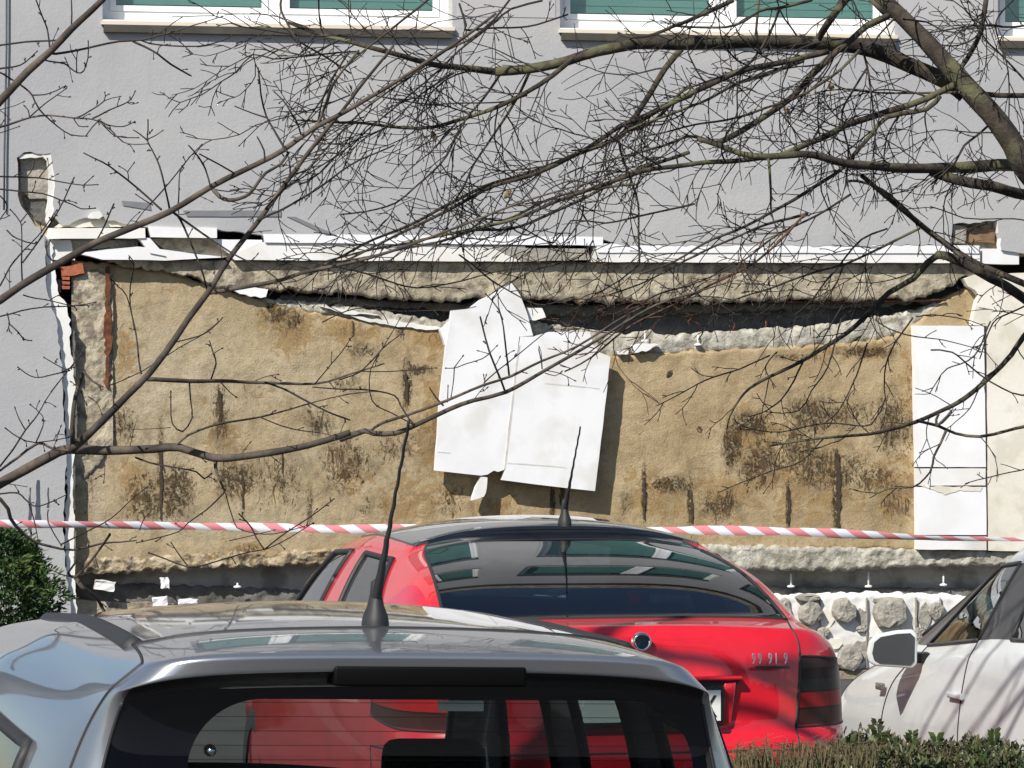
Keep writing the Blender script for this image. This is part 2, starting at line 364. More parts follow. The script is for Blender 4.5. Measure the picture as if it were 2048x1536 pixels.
# displaced sheets ------------------------------------------------------
def interp(pts, x):
    if x <= pts[0][0]: return pts[0][1]
    for a, b in zip(pts, pts[1:]):
        if x <= b[0]: return a[1] + (b[1]-a[1]) * (x-a[0]) / (b[0]-a[0])
    return pts[-1][1]
def sheet(name, top, bot, w, m, x0, x1, dx, ny, amp=.01, rough=6, jt=3, jb=3, seed=0, back=-.25, stains=None, lump=0, parent=BL):
    nx = int((x1 - x0) / dx) + 1; V = []; Fq = []; st = []
    for i in range(nx + 1):
        x = x0 + (x1-x0) * i / nx
        yt = interp(top, x) + jt * 2 * noise.noise(Vector((x/17, seed, 3))) + jt * noise.noise(Vector((x/6, seed, 9)))
        yb = interp(bot, x) + jb * 2 * noise.noise(Vector((x/19, seed, 5))) + jb * noise.noise(Vector((x/5, seed, 8)))
        for j in range(-1, ny + 2):
            t = min(max(j / ny, 0), 1); y = yt + (yb - yt) * t
            p = Vector((x/40, y/40, seed)); d = amp * (noise.fractal(p, .7, 2.1, rough) )
            if lump: d += lump * max(0, noise.noise(p*1.7 + Vector((5,5,5))))
            ww = w + d
            e = min(t, 1 - t) * ny
            if e < 2: ww -= .012 * (2 - e) / 2
            if j == -1 or j == ny + 1: u, z = WP(x, y, w); V.append((u, -back, z))
            else: u, z = WP(x, y, w); V.append((u, -ww, z))
            st.append((x, y))
    n = ny + 3
    for i in range(nx):
        for j in range(n - 1):
            a = i*n + j; Fq.append((a, a+1, a+n+1, a+n))
    mb = MB(); mb.add(V, Fq, 0, True); me = mb.mesh(name)
    if stains:
        A = np.array(st); out = np.zeros((len(A), 4)); out[:, 3] = 1
        for ch, lst in enumerate(stains):
            for (cx, cy, rx, ry, s) in lst:
                q = ((A[:,0]-cx)/rx)**2 + ((A[:,1]-cy)/ry)**2
                out[:, ch] = np.maximum(out[:, ch], s*np.exp(-q*.9))
        at = me.color_attributes.new('stain', 'FLOAT_COLOR', 'POINT'); at.data.foreach_set('color', out.astype(np.float32).ravel())
    return link(name, me, m, parent)

def adhesive():
    m = bpy.data.materials.new('old_adhesive_render'); m.use_nodes = True; t = m.node_tree; N = t.nodes; Lk = t.links
    b = N['Principled BSDF']; b.inputs['Roughness'].default_value = .95; b.inputs['Specular IOR Level'].default_value = .2
    tc = N.new('ShaderNodeTexCoord'); at = N.new('ShaderNodeAttribute'); at.attribute_name = 'stain'; sp = N.new('ShaderNodeSeparateColor'); Lk.new(at.outputs['Color'], sp.inputs[0])
    def nz(scale, det=8, rg=.62, dist=0, st=(1,1,1)):
        mp = N.new('ShaderNodeMapping'); mp.inputs['Scale'].default_value = st; Lk.new(tc.outputs['Object'], mp.inputs[0])
        n = N.new('ShaderNodeTexNoise'); n.inputs['Scale'].default_value = scale; n.inputs['Detail'].default_value = det; n.inputs['Roughness'].default_value = rg; n.inputs['Distortion'].default_value = dist
        Lk.new(mp.outputs[0], n.inputs[0]); return n.outputs[0]
    def mth(op, a, b_=None, c=None):
        q = N.new('ShaderNodeMath'); q.operation = op
        for i, x in enumerate((a, b_, c)):
            if x is None: continue
            if isinstance(x, (int, float)): q.inputs[i].default_value = x
            else: Lk.new(x, q.inputs[i])
        return q.outputs[0]
    def ramp(v, lo, hi):
        q = N.new('ShaderNodeMapRange'); q.interpolation_type = 'SMOOTHSTEP'; Lk.new(v, q.inputs[0]); q.inputs[1].default_value = lo; q.inputs[2].default_value = hi; return q.outputs[0]
    def mix(f, a, c):
        q = N.new('ShaderNodeMix'); q.data_type = 'RGBA'
        if isinstance(f, (int, float)): q.inputs[0].default_value = f
        else: Lk.new(f, q.inputs[0])
        for i, x in ((6, a), (7, c)):
            if isinstance(x, tuple): q.inputs[i].default_value = (*x, 1)
            else: Lk.new(x, q.inputs[i])
        return q.outputs[2]
    c = mix(ramp(nz(3.2), .35, .65), (.335,.25,.14), (.455,.355,.215))
    c = mix(mth('MULTIPLY', sp.outputs[2], .75), c, mix(ramp(nz(9), .35, .65), (.38,.32,.22), (.50,.44,.32)))
    c = mix(mth('MULTIPLY', ramp(nz(60, 4), .5, .7), .35), c, (.52,.45,.30))
    c = mix(mth('MULTIPLY', ramp(mth('ADD', nz(11, 8, .65, 1.2), mth('MULTIPLY', sp.outputs[1], .28)), .60, .70), .75), c, (.31,.20,.085))
    c = mix(mth('MULTIPLY', ramp(nz(17, 9, .72, .8), .50, .64), .38), c, (.235,.165,.085))
    c = mix(mth('MULTIPLY', ramp(nz(6.5, 9, .7, .6, (1,1,.7)), .53, .66), .30), c, (.20,.145,.08))
    def band(v, c0, wd):      # thin contour of a noise: edges of old adhesive
        return ramp(mth('ABSOLUTE', mth('SUBTRACT', v, c0)), wd, wd*.25)
    dk = ramp(mth('ADD', nz(13, 10, .76, 2.6, (1.25,1,.5)), mth('MULTIPLY', sp.outputs[0], .235)), .68, .72)
    ln = mth('MULTIPLY', band(nz(8, 9, .66, 1.8, (1.2,1,.8)), .52, .022), ramp(mth('MAXIMUM', sp.outputs[0], mth('MULTIPLY', sp.outputs[1], .55)), .25, .75))
    dk = mth('MAXIMUM', dk, mth('MULTIPLY', ln, .8))
    c = mix(mth('MULTIPLY', ramp(mth('ADD', nz(5, 8, .66, .8), mth('MULTIPLY', sp.outputs[0], .22)), .56, .70), .45), c, (.16,.125,.075))
    c = mix(mth('MULTIPLY', dk, .88), c, mix(ramp(nz(7), .4, .6), (.040,.028,.016), (.12,.070,.026)))
    dk2 = ramp(mth('ADD', nz(55, 5, .7, .6), mth('MULTIPLY', sp.outputs[0], .19)), .675, .72)
    c = mix(mth('MULTIPLY', dk2, .85), c, (.055,.033,.016))
    lt = ramp(mth('ADD', nz(26, 9, .74, 1.4), mth('MULTIPLY', sp.outputs[0], .13)), .655, .71)
    c = mix(mth('MULTIPLY', lt, .6), c, (.56,.48,.32))
    Lk.new(c, b.inputs['Base Color'])
    h = mth('ADD', mth('MULTIPLY', nz(75, 9, .75), .8), mth('MULTIPLY', dk, -.45)); h = mth('ADD', h, mth('MULTIPLY', lt, .3)); h = mth('ADD', h, mth('MULTIPLY', nz(14, 5, .6), .5))
    bp = N.new('ShaderNodeBump'); bp.inputs['Strength'].default_value = .9; bp.inputs['Distance'].default_value = .011; Lk.new(h, bp.inputs['Height']); Lk.new(bp.outputs[0], b.inputs['Normal'])
    return m
M['adhesive'] = adhesive()
DK = [(555,625,40,22,1),(590,640,25,25,.8),(440,830,20,70,.9),(322,930,7,100,1),(290,1000,55,55,.8),(350,985,45,60,1),(470,960,60,45,.9),(245,850,45,50,.7),(690,930,60,70,.8),(640,850,40,40,.7),
      (815,770,10,50,1.2),(835,740,35,12,1),(1500,850,50,25,1.1),(1465,890,22,45,1.2),(1520,930,50,60,.9),(1620,830,60,45,.9),(1590,900,60,70,.8),(1700,830,80,35,.7),(1790,850,50,70,.9),(1660,940,110,50,.8),
      (1335,970,50,18,1.1),(1289,985,6,60,1.4),(1380,1005,6,50,1.3),(1577,1010,5,48,1.6),(1674,980,9,85,1.5),(1440,1010,45,35,.9),(1750,960,60,35,.8),(1800,1010,60,40,.6),(800,900,70,50,.6),
      (900,1000,40,45,.7),(1105,1005,6,40,1.3),(1125,1000,5,40,1.1),(1735,705,60,12,1.1),(1600,715,70,8,.8),(180,980,20,80,.5),(560,960,60,80,.6),(510,780,40,30,.4),(690,760,50,30,.5),(1400,860,5,6,1.8),
      (725,700,40,18,.7),(800,655,12,25,.9),(860,640,50,12,.6),(620,1010,8,60,.8),(760,1010,60,30,.5),(485,1000,6,70,.8),(1250,1010,20,40,.5),(1520,760,10,6,.7),(1820,760,10,60,.6),(900,700,14,100,.4)]
OC = [(580,655,60,50,1),(690,660,60,35,.9),(860,665,40,35,1.2),(830,1000,80,60,.8),(1510,880,50,60,1),(1600,960,120,80,.8),(1790,980,60,60,.9),(270,960,50,60,.8),(450,870,45,50,.8),(865,850,35,130,.9),
      (1310,990,70,50,.8),(500,1100,40,16,1.2),(430,1115,30,12,1.2),(990,1010,60,30,.9),(250,700,25,60,.9),(1450,990,70,50,.9),(1700,700,90,20,.9),(1820,760,25,80,.8),(700,950,60,60,.6),(150,1000,12,200,.3)]
GP = [(300,750,250,160,1),(560,760,200,90,.7),(180,950,60,200,1),(450,1050,260,50,.8),(330,870,120,110,.8),(620,880,100,120,.6),(760,950,120,90,.5),(700,760,160,60,.4)]
top = [(140,520),(215,527),(330,540),(440,575),(540,606),(620,622),(720,638),(880,655),(960,690),(1200,712),(1300,707),(1600,692),(1750,682),(1800,665),(1840,640),(1900,590),(1965,562)]
bot = [(140,1148),(300,1138),(420,1128),(560,1118),(760,1112),(1000,1105),(1400,1098),(1840,1100),(1965,1100)]
sheet('exposed_adhesive_layer', top, bot, 0, M['adhesive'], 143, 1966, 3.6, 150, amp=.0045, rough=7, jt=2.4, jb=3, seed=1.3, stains=[DK, OC, GP], lump=.002)
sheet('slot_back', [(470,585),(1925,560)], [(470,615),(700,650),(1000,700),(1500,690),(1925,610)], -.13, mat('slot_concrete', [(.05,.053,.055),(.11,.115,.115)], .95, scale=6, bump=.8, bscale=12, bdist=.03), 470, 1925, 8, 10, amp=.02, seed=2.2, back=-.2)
open_j = mat('open_joint', [(.03,.02,.012),(.07,.05,.03)], .95, scale=30)
for i, (x, y0, y1, wd) in enumerate([(1289,955,1042,3),(1384,984,1048,3),(1577,972,1052,4),(1676,905,1058,6),(322,880,1042,3.5),(1104,985,1020,3),(486,950,1020,2.5),(1121,988,1012,2.5),(812,748,802,5),(440,778,850,4),(706,640,672,2.5),(565,900,950,2)]):
    o = pslab('open_joint', [(x-wd, y0), (x+wd*.4, y0+4), (x+wd, (y0+y1)/2), (x+wd*.6, y1), (x-wd*.7, y1-5), (x-wd*.5, (y0+y1)/2)], -.02, .0062, open_j, wd*.45, 7, 200+i)
# lower broken edge of the wall, pale lip of the slot, beam above it
sheet('broken_lower_edge', [(143,1118),(300,1112),(420,1105),(600,1100),(900,1096)], [(143,1150),(300,1142),(420,1136),(600,1130),(900,1126)], .012, mat('crumbled_edge', [(.26,.19,.11),(.42,.34,.22),(.52,.45,.33)], .95, scale=10, bump=1, bscale=20, bdist=.03, c2=(.09,.06,.035), c2scale=16, c2fac=.8), 143, 900, 4, 14, amp=.03, rough=6, jt=5, jb=5, seed=4.1)
sheet('lower_beam', [(900,1090),(1460,1090),(1700,1096),(2110,1103)], [(900,1134),(1460,1140),(1700,1141),(1850,1132),(2110,1130)], .045, M['concrete_pale'], 900, 2110, 4, 16, amp=.022, rough=6, jt=3, jb=3.5, seed=5.2)
sheet('broken_lip', [(470,590),(545,596),(640,606),(720,614),(880,640),(1000,640),(1060,645),(1250,668),(1300,662),(1350,670),(1500,658),(1620,652),(1700,640),(1800,626),(1890,604)],
      [(470,592),(545,612),(640,628),(720,642),(880,660),(960,696),(1200,714),(1300,709),(1600,696),(1750,686),(1800,668),(1840,646),(1890,612)], -.015, M['concrete_pale'], 470, 1890, 4, 10, amp=.02, rough=6, jt=3.5, jb=3, seed=6.4)
sheet('concrete_beam', [(215,520),(330,520),(700,522),(1200,524),(1950,526)], [(215,527),(300,536),(380,552),(440,574),(520,578),(620,584),(760,594),(900,602),(1040,592),(1080,598),(1200,606),(1400,604),(1560,600),(1700,600),(1850,596),(1925,560),(1950,545)], .055, M['concrete'], 215, 1950, 3.6, 26, amp=.006, rough=7, jt=1, jb=4.5, seed=7.7)
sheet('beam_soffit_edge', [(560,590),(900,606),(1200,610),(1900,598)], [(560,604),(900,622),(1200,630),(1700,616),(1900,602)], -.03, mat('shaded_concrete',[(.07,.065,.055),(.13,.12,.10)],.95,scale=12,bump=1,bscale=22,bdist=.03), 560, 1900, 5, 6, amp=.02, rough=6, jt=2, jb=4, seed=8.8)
# left concrete column, rust streak, brick
sheet('concrete_column', [(143,556),(170,540),(225,534)], [(143,985),(225,900)], .02, M['concrete'], 143, 226, 3, 130, amp=.014, rough=7, jt=2, jb=8, seed=9.1)
def rust():
    pts = [(210,535),(219,530),(221,600),(225,660),(219,720),(218,775),(211,775),(211,720),(209,640),(212,590)]
    pslab('rusty_rebar_streak', pts, .0, .036, M['rust'], 3, 8, 21)
rust()
pslab('brick', [(122,534),(166,526),(169,546),(140,552),(124,552)], -.1, .05, M['brick'], 1, 9, 22)
for i in range(3): pslab('brick', [(124,553+i*9),(140,554+i*9),(139,560+i*9),(125,560+i*9)], -.1, .052, M['brick'], .6, 6, 30+i)
pslab('dark_backing', [(112,560),(124,560),(122,585),(114,585)], .0, .03, M['dark_recess'], 1, 6, 23)
# ragged foam edge down the left side
fe = [(90,470),(108,478),(105,520),(112,560),(114,582),(128,600),(140,640),(141,700),(150,760),(147,850),(146,960),(150,1040),(149,1140),(153,1190),(150,1300),(137,1320),(133,1200),(130,1090),(134,980),(132,900),(129,800),(120,700),(108,632),(92,585)]
pslab('foam_edge', fe, .0, .085, M['foam'], 3.2, 8, 24, 0)
for i, (x, y, h) in enumerate([(148,660,60),(149,720,35),(152,800,80),(148,930,90),(150,1060,70)]):
    pslab('edge_crack', [(x-2,y),(x+2,y+2),(x+2.5,y+h),(x-2,y+h-4)], .05, .088, M['dark_recess'], 1, 8, 40+i)
# vertical black drips on the left render
for i, (x, y, h, k) in enumerate([(60,975,85,4),(76,960,90,7),(96,975,40,2)]):
    pslab('tar_streak', [(x-k,y+h),(x-k*.3,y),(x+k*.3,y),(x+k*.7,y+h)], .119, .1235, M['stain'], 1.5, 12, 50+i)
# recess under the wall
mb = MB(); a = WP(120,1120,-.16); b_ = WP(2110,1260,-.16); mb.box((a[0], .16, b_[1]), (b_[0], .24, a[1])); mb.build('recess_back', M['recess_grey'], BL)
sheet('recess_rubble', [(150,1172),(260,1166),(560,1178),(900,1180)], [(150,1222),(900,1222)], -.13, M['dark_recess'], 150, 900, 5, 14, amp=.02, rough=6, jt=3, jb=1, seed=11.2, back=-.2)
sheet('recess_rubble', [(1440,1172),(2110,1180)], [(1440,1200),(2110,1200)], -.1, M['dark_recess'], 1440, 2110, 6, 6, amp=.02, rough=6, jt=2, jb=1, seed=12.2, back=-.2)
# plinth
pl = sheet('foam_plinth', [(870,1194),(1540,1190),(1750,1184),(1980,1192),(2110,1190)], [(870,1340),(2110,1342)], -.02, M['foam'], 870, 2110, 5, 34, amp=.012, rough=5, jt=3, jb=4, seed=13.3)
pslab('plinth_base', [(60,1196),(480,1214),(870,1214),(870,1440),(60,1440)], -.15, -.06, M['concrete'], 3, 20, 61)
pslab('plinth_base', [(870,1340),(2110,1342),(2110,1450),(870,1450)], -.15, .0, M['soil'], 2, 20, 62)
def dab(px, py, rx, ry, seed, d=.05, w=-.012):
    rd = random.Random(seed); mb = MB(); u0, z0 = WP(px, py, w); s = 1 / 322; n = 14; V = []; ring = []
    prof = [(1.0, 0), (.97, .5), (.88, .85), (.6, 1.0), (.25, .97)]
    rr = [1 + rd.uniform(-.13, .13) for _ in range(n)]
    for r, h in prof:
        for k in range(n):
            a = 2*math.pi*k/n; q = r * rr[k]
            V.append((u0 + q*rx*s*math.cos(a), -(w + h*d + rd.uniform(-.004, .004)), z0 + q*ry*s*math.sin(a)))
    Fc = [(i*n+k, i*n+(k+1)%n, (i+1)*n+(k+1)%n, (i+1)*n+k) for i in range(len(prof)-1) for k in range(n)] + [tuple((len(prof)-1)*n+k for k in range(n))]
    mb.add(V, Fc, 0, False); mb.build('mortar_dab', M['mortar'], BL)
for i, a in enumerate([(1620,1226,25,27,.06),(1686,1222,27,25,.06),(1780,1225,36,33,.07),(1614,1196,28,9,.05),(1646,1264,14,12,.03),(1699,1316,27,27,.05),(1872,1222,17,19,.03),(1722,1258,12,8,.02),(1566,1225,18,30,.02),(1838,1268,18,14,.02),(1940,1230,22,24,.05)]):
    dab(*a[:4], 70+i, a[4])
rq = random.Random(77)
for i, (x, y, rx, ry) in enumerate([(1652,1240,16,22),(1606,1262,20,14),(1726,1236,12,20),(1668,1288,22,14),(1722,1300,16,26),(1748,1282,20,10),(1812,1250,14,24),(1850,1232,12,26),(1590,1300,22,16),(1900,1262,20,22),(1770,1200,26,6),(1650,1330,26,8),(1830,1310,24,14),(1880,1310,20,16)]):
    n_ = 9; pslab('mortar_patch', [(x + rx*rq.uniform(.55,1.2)*math.cos(6.283*k/n_), y + ry*rq.uniform(.55,1.2)*math.sin(6.283*k/n_)) for k in range(n_)], -.04, -.010 + rq.uniform(0,.008), M['mortar'] if i % 3 else M['cream'], 1.5, 7, 300+i)
for x in (1640, 1733, 1832, 1880): pslab('board_joint', [(x,1195),(x+1.6,1195),(x+1.6,1335),(x,1335)], -.03, .001, M['mortar'], .4, 14, x)
# mushroom anchors in the recess
def anchor(px, py, h=26, w=-.03):
    p = Vector(L3(px, py, w)); mb = MB()
    mb.tube([p + Vector((0, 0, h/322)), p], .006, 6); mb.lathe([(0,.012),(.022,.006),(.026,0),(.02,-.006),(0,-.006)], Matrix.Translation(p), 12)
    mb.build('wall_anchor', M['anchor'], BL)
anchor(1582,1173); anchor(1737,1173,30); anchor(1887,1170,22); anchor(475,1174,8); anchor(1396, 690, 22, .01); anchor(1290,682,20,.01)
# white foam strips and painted shade wedges along the top of the break
A_ = (M['foam_clean'],)
def fb(pts, w0, w1, m=None, name='foam_or_shade_strip', amp=.7, seed=1, step=26): return pslab(name, pts, w0, w1, m or M['foam'], amp, step, seed)
shade = M['recess_grey']
fb([(98,456),(290,456),(291,476),(98,478)], .02, .13, M['sill_white'], seed=81)
pslab('mortar_ledge', [(108,454),(130,440),(180,434),(205,438),(262,442),(290,454)], .02, .10, M['cream'], 1.5, 10, 82)
pslab('foam_chunk', [(176,436),(184,424),(200,422),(206,432),(198,438)], .12, .15, M['foam'], 1, 6, 83)
fb([(296,453),(434,456),(434,476),(302,474)], .03, .135, M['foam_clean'], seed=84)
fb([(92,478),(140,480),(150,520),(100,520)], -.02, .07, M['foam'], seed=85, amp=2, step=8)
fb([(140,480),(276,480),(276,494),(146,504)], -.05, .0, M['mortar'], seed=86)  # mortar-coloured wedge painting the shade below the upper strip
fb([(276,474),(300,476),(332,512),(300,506)], .03, .12, M['foam_clean'], seed=87)
fb([(150,506),(276,493),(450,515),(330,521),(205,519)], .0, .11, M['foam_clean'], seed=88)
fb([(300,477),(420,478),(462,508),(452,514),(330,500)], .0, .05, M['concrete'], seed=89)
fb([(428,478),(524,480),(530,520),(470,516),(440,492)], .0, .10, M['foam_clean'], seed=90)
fb([(520,484),(1050,492),(1060,523),(470,520),(460,512)], .0, .108, M['foam'], seed=91)
fb([(526,468),(1206,474),(1206,491),(530,485)], .03, .122, M['foam_clean'], seed=92, amp=.5)
o = fb([(985,495),(1172,497),(1182,520),(1046,523)], .0, .112, M['mortar'], seed=93)  # mortar-coloured wedge painting the shadow under the foam board
fb([(1190,488),(1560,492),(1960,492),(1960,526),(1182,524)], .0, .11, M['foam'], seed=94, amp=.6)
fb([(1192,487),(1958,491),(1958,507),(1196,505)], .02, .118, M['foam_clean'], seed=95, amp=.6)
fb([(1966,497),(2038,499),(2038,529),(1966,527)], .0, .10, M['foam_clean'], seed=96)
# scraps along the slot
fb([(452,576),(500,572),(536,578),(532,594),(500,594)], -.02, .05, M['foam_clean'], 'foam_scrap', 2, 101, 9)
fb([(640,612),(700,620),(760,630),(690,628)], -.02, .02, M['foam'], 'foam_scrap', 2, 102, 9)
fb([(700,632),(800,642),(890,655),(860,660),(760,648)], -.02, .015, M['foam'], 'foam_scrap', 2, 103, 9)
fb([(1262,692),(1290,686),(1318,688),(1300,700),(1268,706)], .0, .05, M['foam_clean'], 'foam_scrap', 2, 104, 8)
fb([(1232,702),(1255,700),(1260,708),(1236,709)], .0, .04, M['foam'], 'foam_scrap', 1, 105, 7)
# dangling reinforcement and rubble in the slot
sl = MB()
rd = random.Random(5)
for i in range(9):
    x = rd.uniform(640, 1840); y = 606 + rd.uniform(0, 8); p = [L3(x + rd.uniform(-4, 4)*k, y + 12*k, -.06 + rd.uniform(-.02,.02)) for k in range(5)]
    sl.tube(p, .005, 5)
sl.tube([L3(1440,598,.0), L3(1600,604,-.02), L3(1890,600,.02)], .008, 6)
o = sl.build('rusty_rebar', M['rust'], BL); o['kind'] = 'stuff'
# right-hand boards still on the wall
fb([(1830,651),(1968,652),(1972,934),(1836,934)], .0, .09, M['foam_clean'], 'foam_board', .5, 111)
fb([(1836,937),(1971,937),(1971,971),(1836,971)], .0, .088, M['foam'], 'foam_board', .5, 112)
fb([(1836,974),(1972,974),(1973,1070),(1837,1070)], .0, .09, M['foam_clean'], 'foam_board', .5, 113)
fb([(1837,1073),(1973,1073),(1973,1100),(1837,1099)], .0, .092, M['foam'], 'foam_board', .5, 114)
fb([(1928,558),(1952,548),(2110,545),(2110,1102),(1976,1101),(1974,652),(1944,650),(1952,612),(1958,590),(1950,580),(1935,572)], .0, .075, M['cream'], 'cream_board', 1, 115)
pslab('glue_smear', [(1840,972),(1965,974),(1960,984),(1920,980),(1890,990),(1860,978)], .086, .0935, M['cream'], 2, 8, 116)
# thin grey strips painting cast shadow bars on the render above
fb([(243,401),(300,406),(302,420),(246,411)], .12, .126, M['wall_shadow'], 'shadow_bar', .4, 121)
fb([(366,421),(562,421),(562,433),(374,433)], .12, .126, M['wall_shadow'], 'shadow_bar', .4, 122)
fb([(574,433),(590,433),(674,470),(652,470)], .12, .126, M['wall_shadow'], 'shadow_bar', .4, 123)
mb = MB(); mb.tube([L3(14, -400, .14), L3(13, 100, .14), L3(9, 300, .14), L3(8, 420, .14)], .006, 6); mb.build('lightning_cable', M['stain'], BL)
# -------------------------------------------------------- hanging foam panel
HP = empty('hanging_foam_panel', (0,0,0), 0, 'large white foam panel hanging crooked in front of the brown wall', 'foam panel'); 
PM = Matrix.Translation((0, D0, 0)) @ Matrix.Rotation(AL, 4, 'Z')
HP.location = PM @ Vector(L3(1045, 975, .10)); HP.rotation_euler = (0, 0, AL)
def hp(name, pts, w0, w1, m, amp, seed, step=9):
    o = pslab(name, pts, w0, w1, m, amp, step, seed, parent=None)
    o.data.transform(Matrix.Translation(-Vector(L3(1045, 975, .10)))); o.parent = HP; return o
foamp = mat('scuffed_foam', [(.66,.665,.68),(.73,.735,.75),(.76,.765,.78)], .85, scale=2.5, bump=.25, bscale=120, bdist=.003, c2=(.54,.52,.46), c2scale=3.2, c2fac=.5)
hp('foam_board', [(903,621),(940,616),(960,600),(990,586),(1022,564),(1040,590),(1054,625),(1066,671),(1039,673),(1028,760),(1018,850),(1008,940),(996,944),(988,941),(975,949),(962,951),(870,941),(880,800),(892,690)], .072, .120, foamp, .5, 131, 30)
hp('foam_board', [(1041,673),(1068,673),(1100,664),(1180,664),(1186,690),(1200,705),(1221,714),(1206,850),(1190,982),(1100,972),(1004,960),(1010,940),(1020,850),(1030,760)], .072, .124, foamp, .5, 132, 30)
hp('torn_flap', [(962,953),(975,955),(972,985),(968,993),(944,1001),(952,975)], .06, .112, M['foam'], 1, 133)
hp('torn_flap', [(880,660),(903,640),(900,700),(890,690)], .04, .10, M['foam'], 1, 134)
hp('torn_flap', [(1054,616),(1084,616),(1092,635),(1070,641),(1058,640)], .01, .07, M['foam'], 1, 135)
dirt = mat('grey_dirt', [(.42,.40,.36),(.60,.58,.54)], .9, scale=20)
hp('joint_dirt', [(1038,690),(1041,690),(1031,760),(1022,850),(1011,938),(1008,938),(1019,850),(1028,760)], .119, .1252, dirt, .4, 136)
hp('joint_dirt', [(1090,766),(1150,771),(1200,777),(1200,779),(1150,774),(1090,768)], .119, .1246, dirt, .4, 137)
hp('joint_dirt', [(1015,925),(1100,931),(1140,937),(1100,934),(1015,928)], .119, .1246, dirt, .4, 138)
hp('joint_dirt', [(875,903),(900,905),(902,907),(875,905)], .115, .1208, dirt, .4, 139)
mb = MB(); mb.tube([Vector(L3(1000,700,-.01)), Vector(L3(1000,700,.09))], .012, 8); mb.tube([Vector(L3(1120,760,-.01)), Vector(L3(1120,760,.09))], .012, 8)
o = mb.build('anchor_stem', M['anchor']); o.data.transform(Matrix.Translation(-Vector(L3(1045,975,.10)))); o.parent = HP
# -------------------------------------------------------- loose chunks in the recess
def chunk(px, py, sx, sy, lab, seed, w=.0, m='foam_clean'):
    rd = random.Random(seed); p = PM @ Vector(L3(px, py, w)); s = 1/322
    o = MB().box((-sx*s/2, -.03, 0), (sx*s/2, .03, sy*s)).build('foam_chunk', M[m]); bm = bmesh.new(); bm.from_mesh(o.data)
    bmesh.ops.subdivide_edges(bm, edges=bm.edges[:], cuts=2, use_grid_fill=True)
    for v in bm.verts: v.co += Vector((rd.uniform(-1,1), rd.uniform(-1,1), rd.uniform(-1,1))) * .006
    bm.to_mesh(o.data); bm.free(); o.location = p; o.rotation_euler = (0, rd.uniform(-.15,.15), AL)
    tag(o, lab, 'foam chunk', 'loose foam chunks in the recess')
chunk(321,1213,28,18,'white foam chunk standing upright on the recess ledge', 1)
chunk(376,1210,36,11,'flat white foam chunk with a slanted end on the recess ledge', 2)
chunk(330,1176,14,20,'small torn foam scrap stuck on a peg below the broken wall', 3)
chunk(208,1180,38,18,'wide dirty foam scrap near the corner under the broken wall', 4, .0, 'foam')
# -------------------------------------------------------- barrier tape
def tape():
    m = bpy.data.materials.new('striped_tape'); m.use_nodes = True; t = m.node_tree; N = t.nodes; Lk = t.links; b = N['Principled BSDF']; b.inputs['Roughness'].default_value = .35
    uv = N.new('ShaderNodeUVMap'); sp = N.new('ShaderNodeSeparateXYZ'); Lk.new(uv.outputs[0], sp.inputs[0])
    a = N.new('ShaderNodeMath'); a.operation = 'MULTIPLY_ADD'; a.inputs[1].default_value = -.42; Lk.new(sp.outputs[1], a.inputs[0]); Lk.new(sp.outputs[0], a.inputs[2])
    fr = N.new('ShaderNodeMath'); fr.operation = 'FRACT'; Lk.new(a.outputs[0], fr.inputs[0]); gt = N.new('ShaderNodeMath'); gt.operation = 'GREATER_THAN'; gt.inputs[1].default_value = .5; Lk.new(fr.outputs[0], gt.inputs[0])
    mx = N.new('ShaderNodeMix'); mx.data_type = 'RGBA'; mx.inputs[6].default_value = (.66,.67,.72,1); mx.inputs[7].default_value = (.60,.22,.24,1); Lk.new(gt.outputs[0], mx.inputs[0]); Lk.new(mx.outputs[2], b.inputs['Base Color'])
    ctl = [(-600,1040,14),(0,1047,14),(180,1048,14),(400,1054,15),(700,1057,17),(860,1054,13),(1000,1052,9),(1180,1054,9),(1290,1058,10),(1400,1060,17),(1640,1066,17),(1780,1071,15),(1860,1075,9),(2048,1080,8),(2500,1090,14)]
    V = []; UV = []; Fq = []; y0 = 22.3; n = 260
    for i in range(n + 1):
        x = -600 + 3100*i/n; y = interp([(a_, b_) for a_, b_, _ in ctl], x); h = interp([(a_, c_) for a_, _, c_ in ctl], x)
        h *= 1 + .12*math.sin(x/37) + .06*math.sin(x/11); y += 1.2*math.sin(x/90)
        d = y0 + (x-1024)/F*y0*.196
        tw = .3*math.sin(x/130)
        for s in (0, .5, 1):
            p = AT(x, y - h/2 + h*s, d); V.append((p.x, p.y + (s-.5)*.05*tw + (.006 if s == .5 else 0), p.z)); UV.append((x/61.5, s))
        if i:
            for s in (0, 1): Fq.append(((i-1)*3+s, (i-1)*3+s+1, i*3+s+1, i*3+s))
    me = bpy.data.meshes.new('barrier_tape'); me.from_pydata(V, [], Fq); ul = me.uv_layers.new(name='UVMap')
    for p in me.polygons:
        p.use_smooth = True
        for li in p.loop_indices: ul.data[li].uv = UV[me.loops[li].vertex_index]
    o = link('barrier_tape', me, m)
    sd = o.modifiers.new('thickness', 'SOLIDIFY'); sd.thickness = .0006
    tag(o, 'red and white striped barrier tape stretched in front of the damaged wall', 'barrier tape')
    return V
TV = tape()
for i, (px, lab) in enumerate([(-600,'slim grey steel post at the left end of the barrier tape'), (2500,'slim grey steel post at the right end of the barrier tape')]):
    d = 22.3 + (px-1024)/F*22.3*.196; p = AT(px, 1000, d)
    g = .3 if px < 0 else .3
    o = MB().tube([(p.x, p.y, g-.05), (p.x, p.y, 1.55)], .02, 10).build('tape_post', M['rim']); tag(o, lab, 'post')
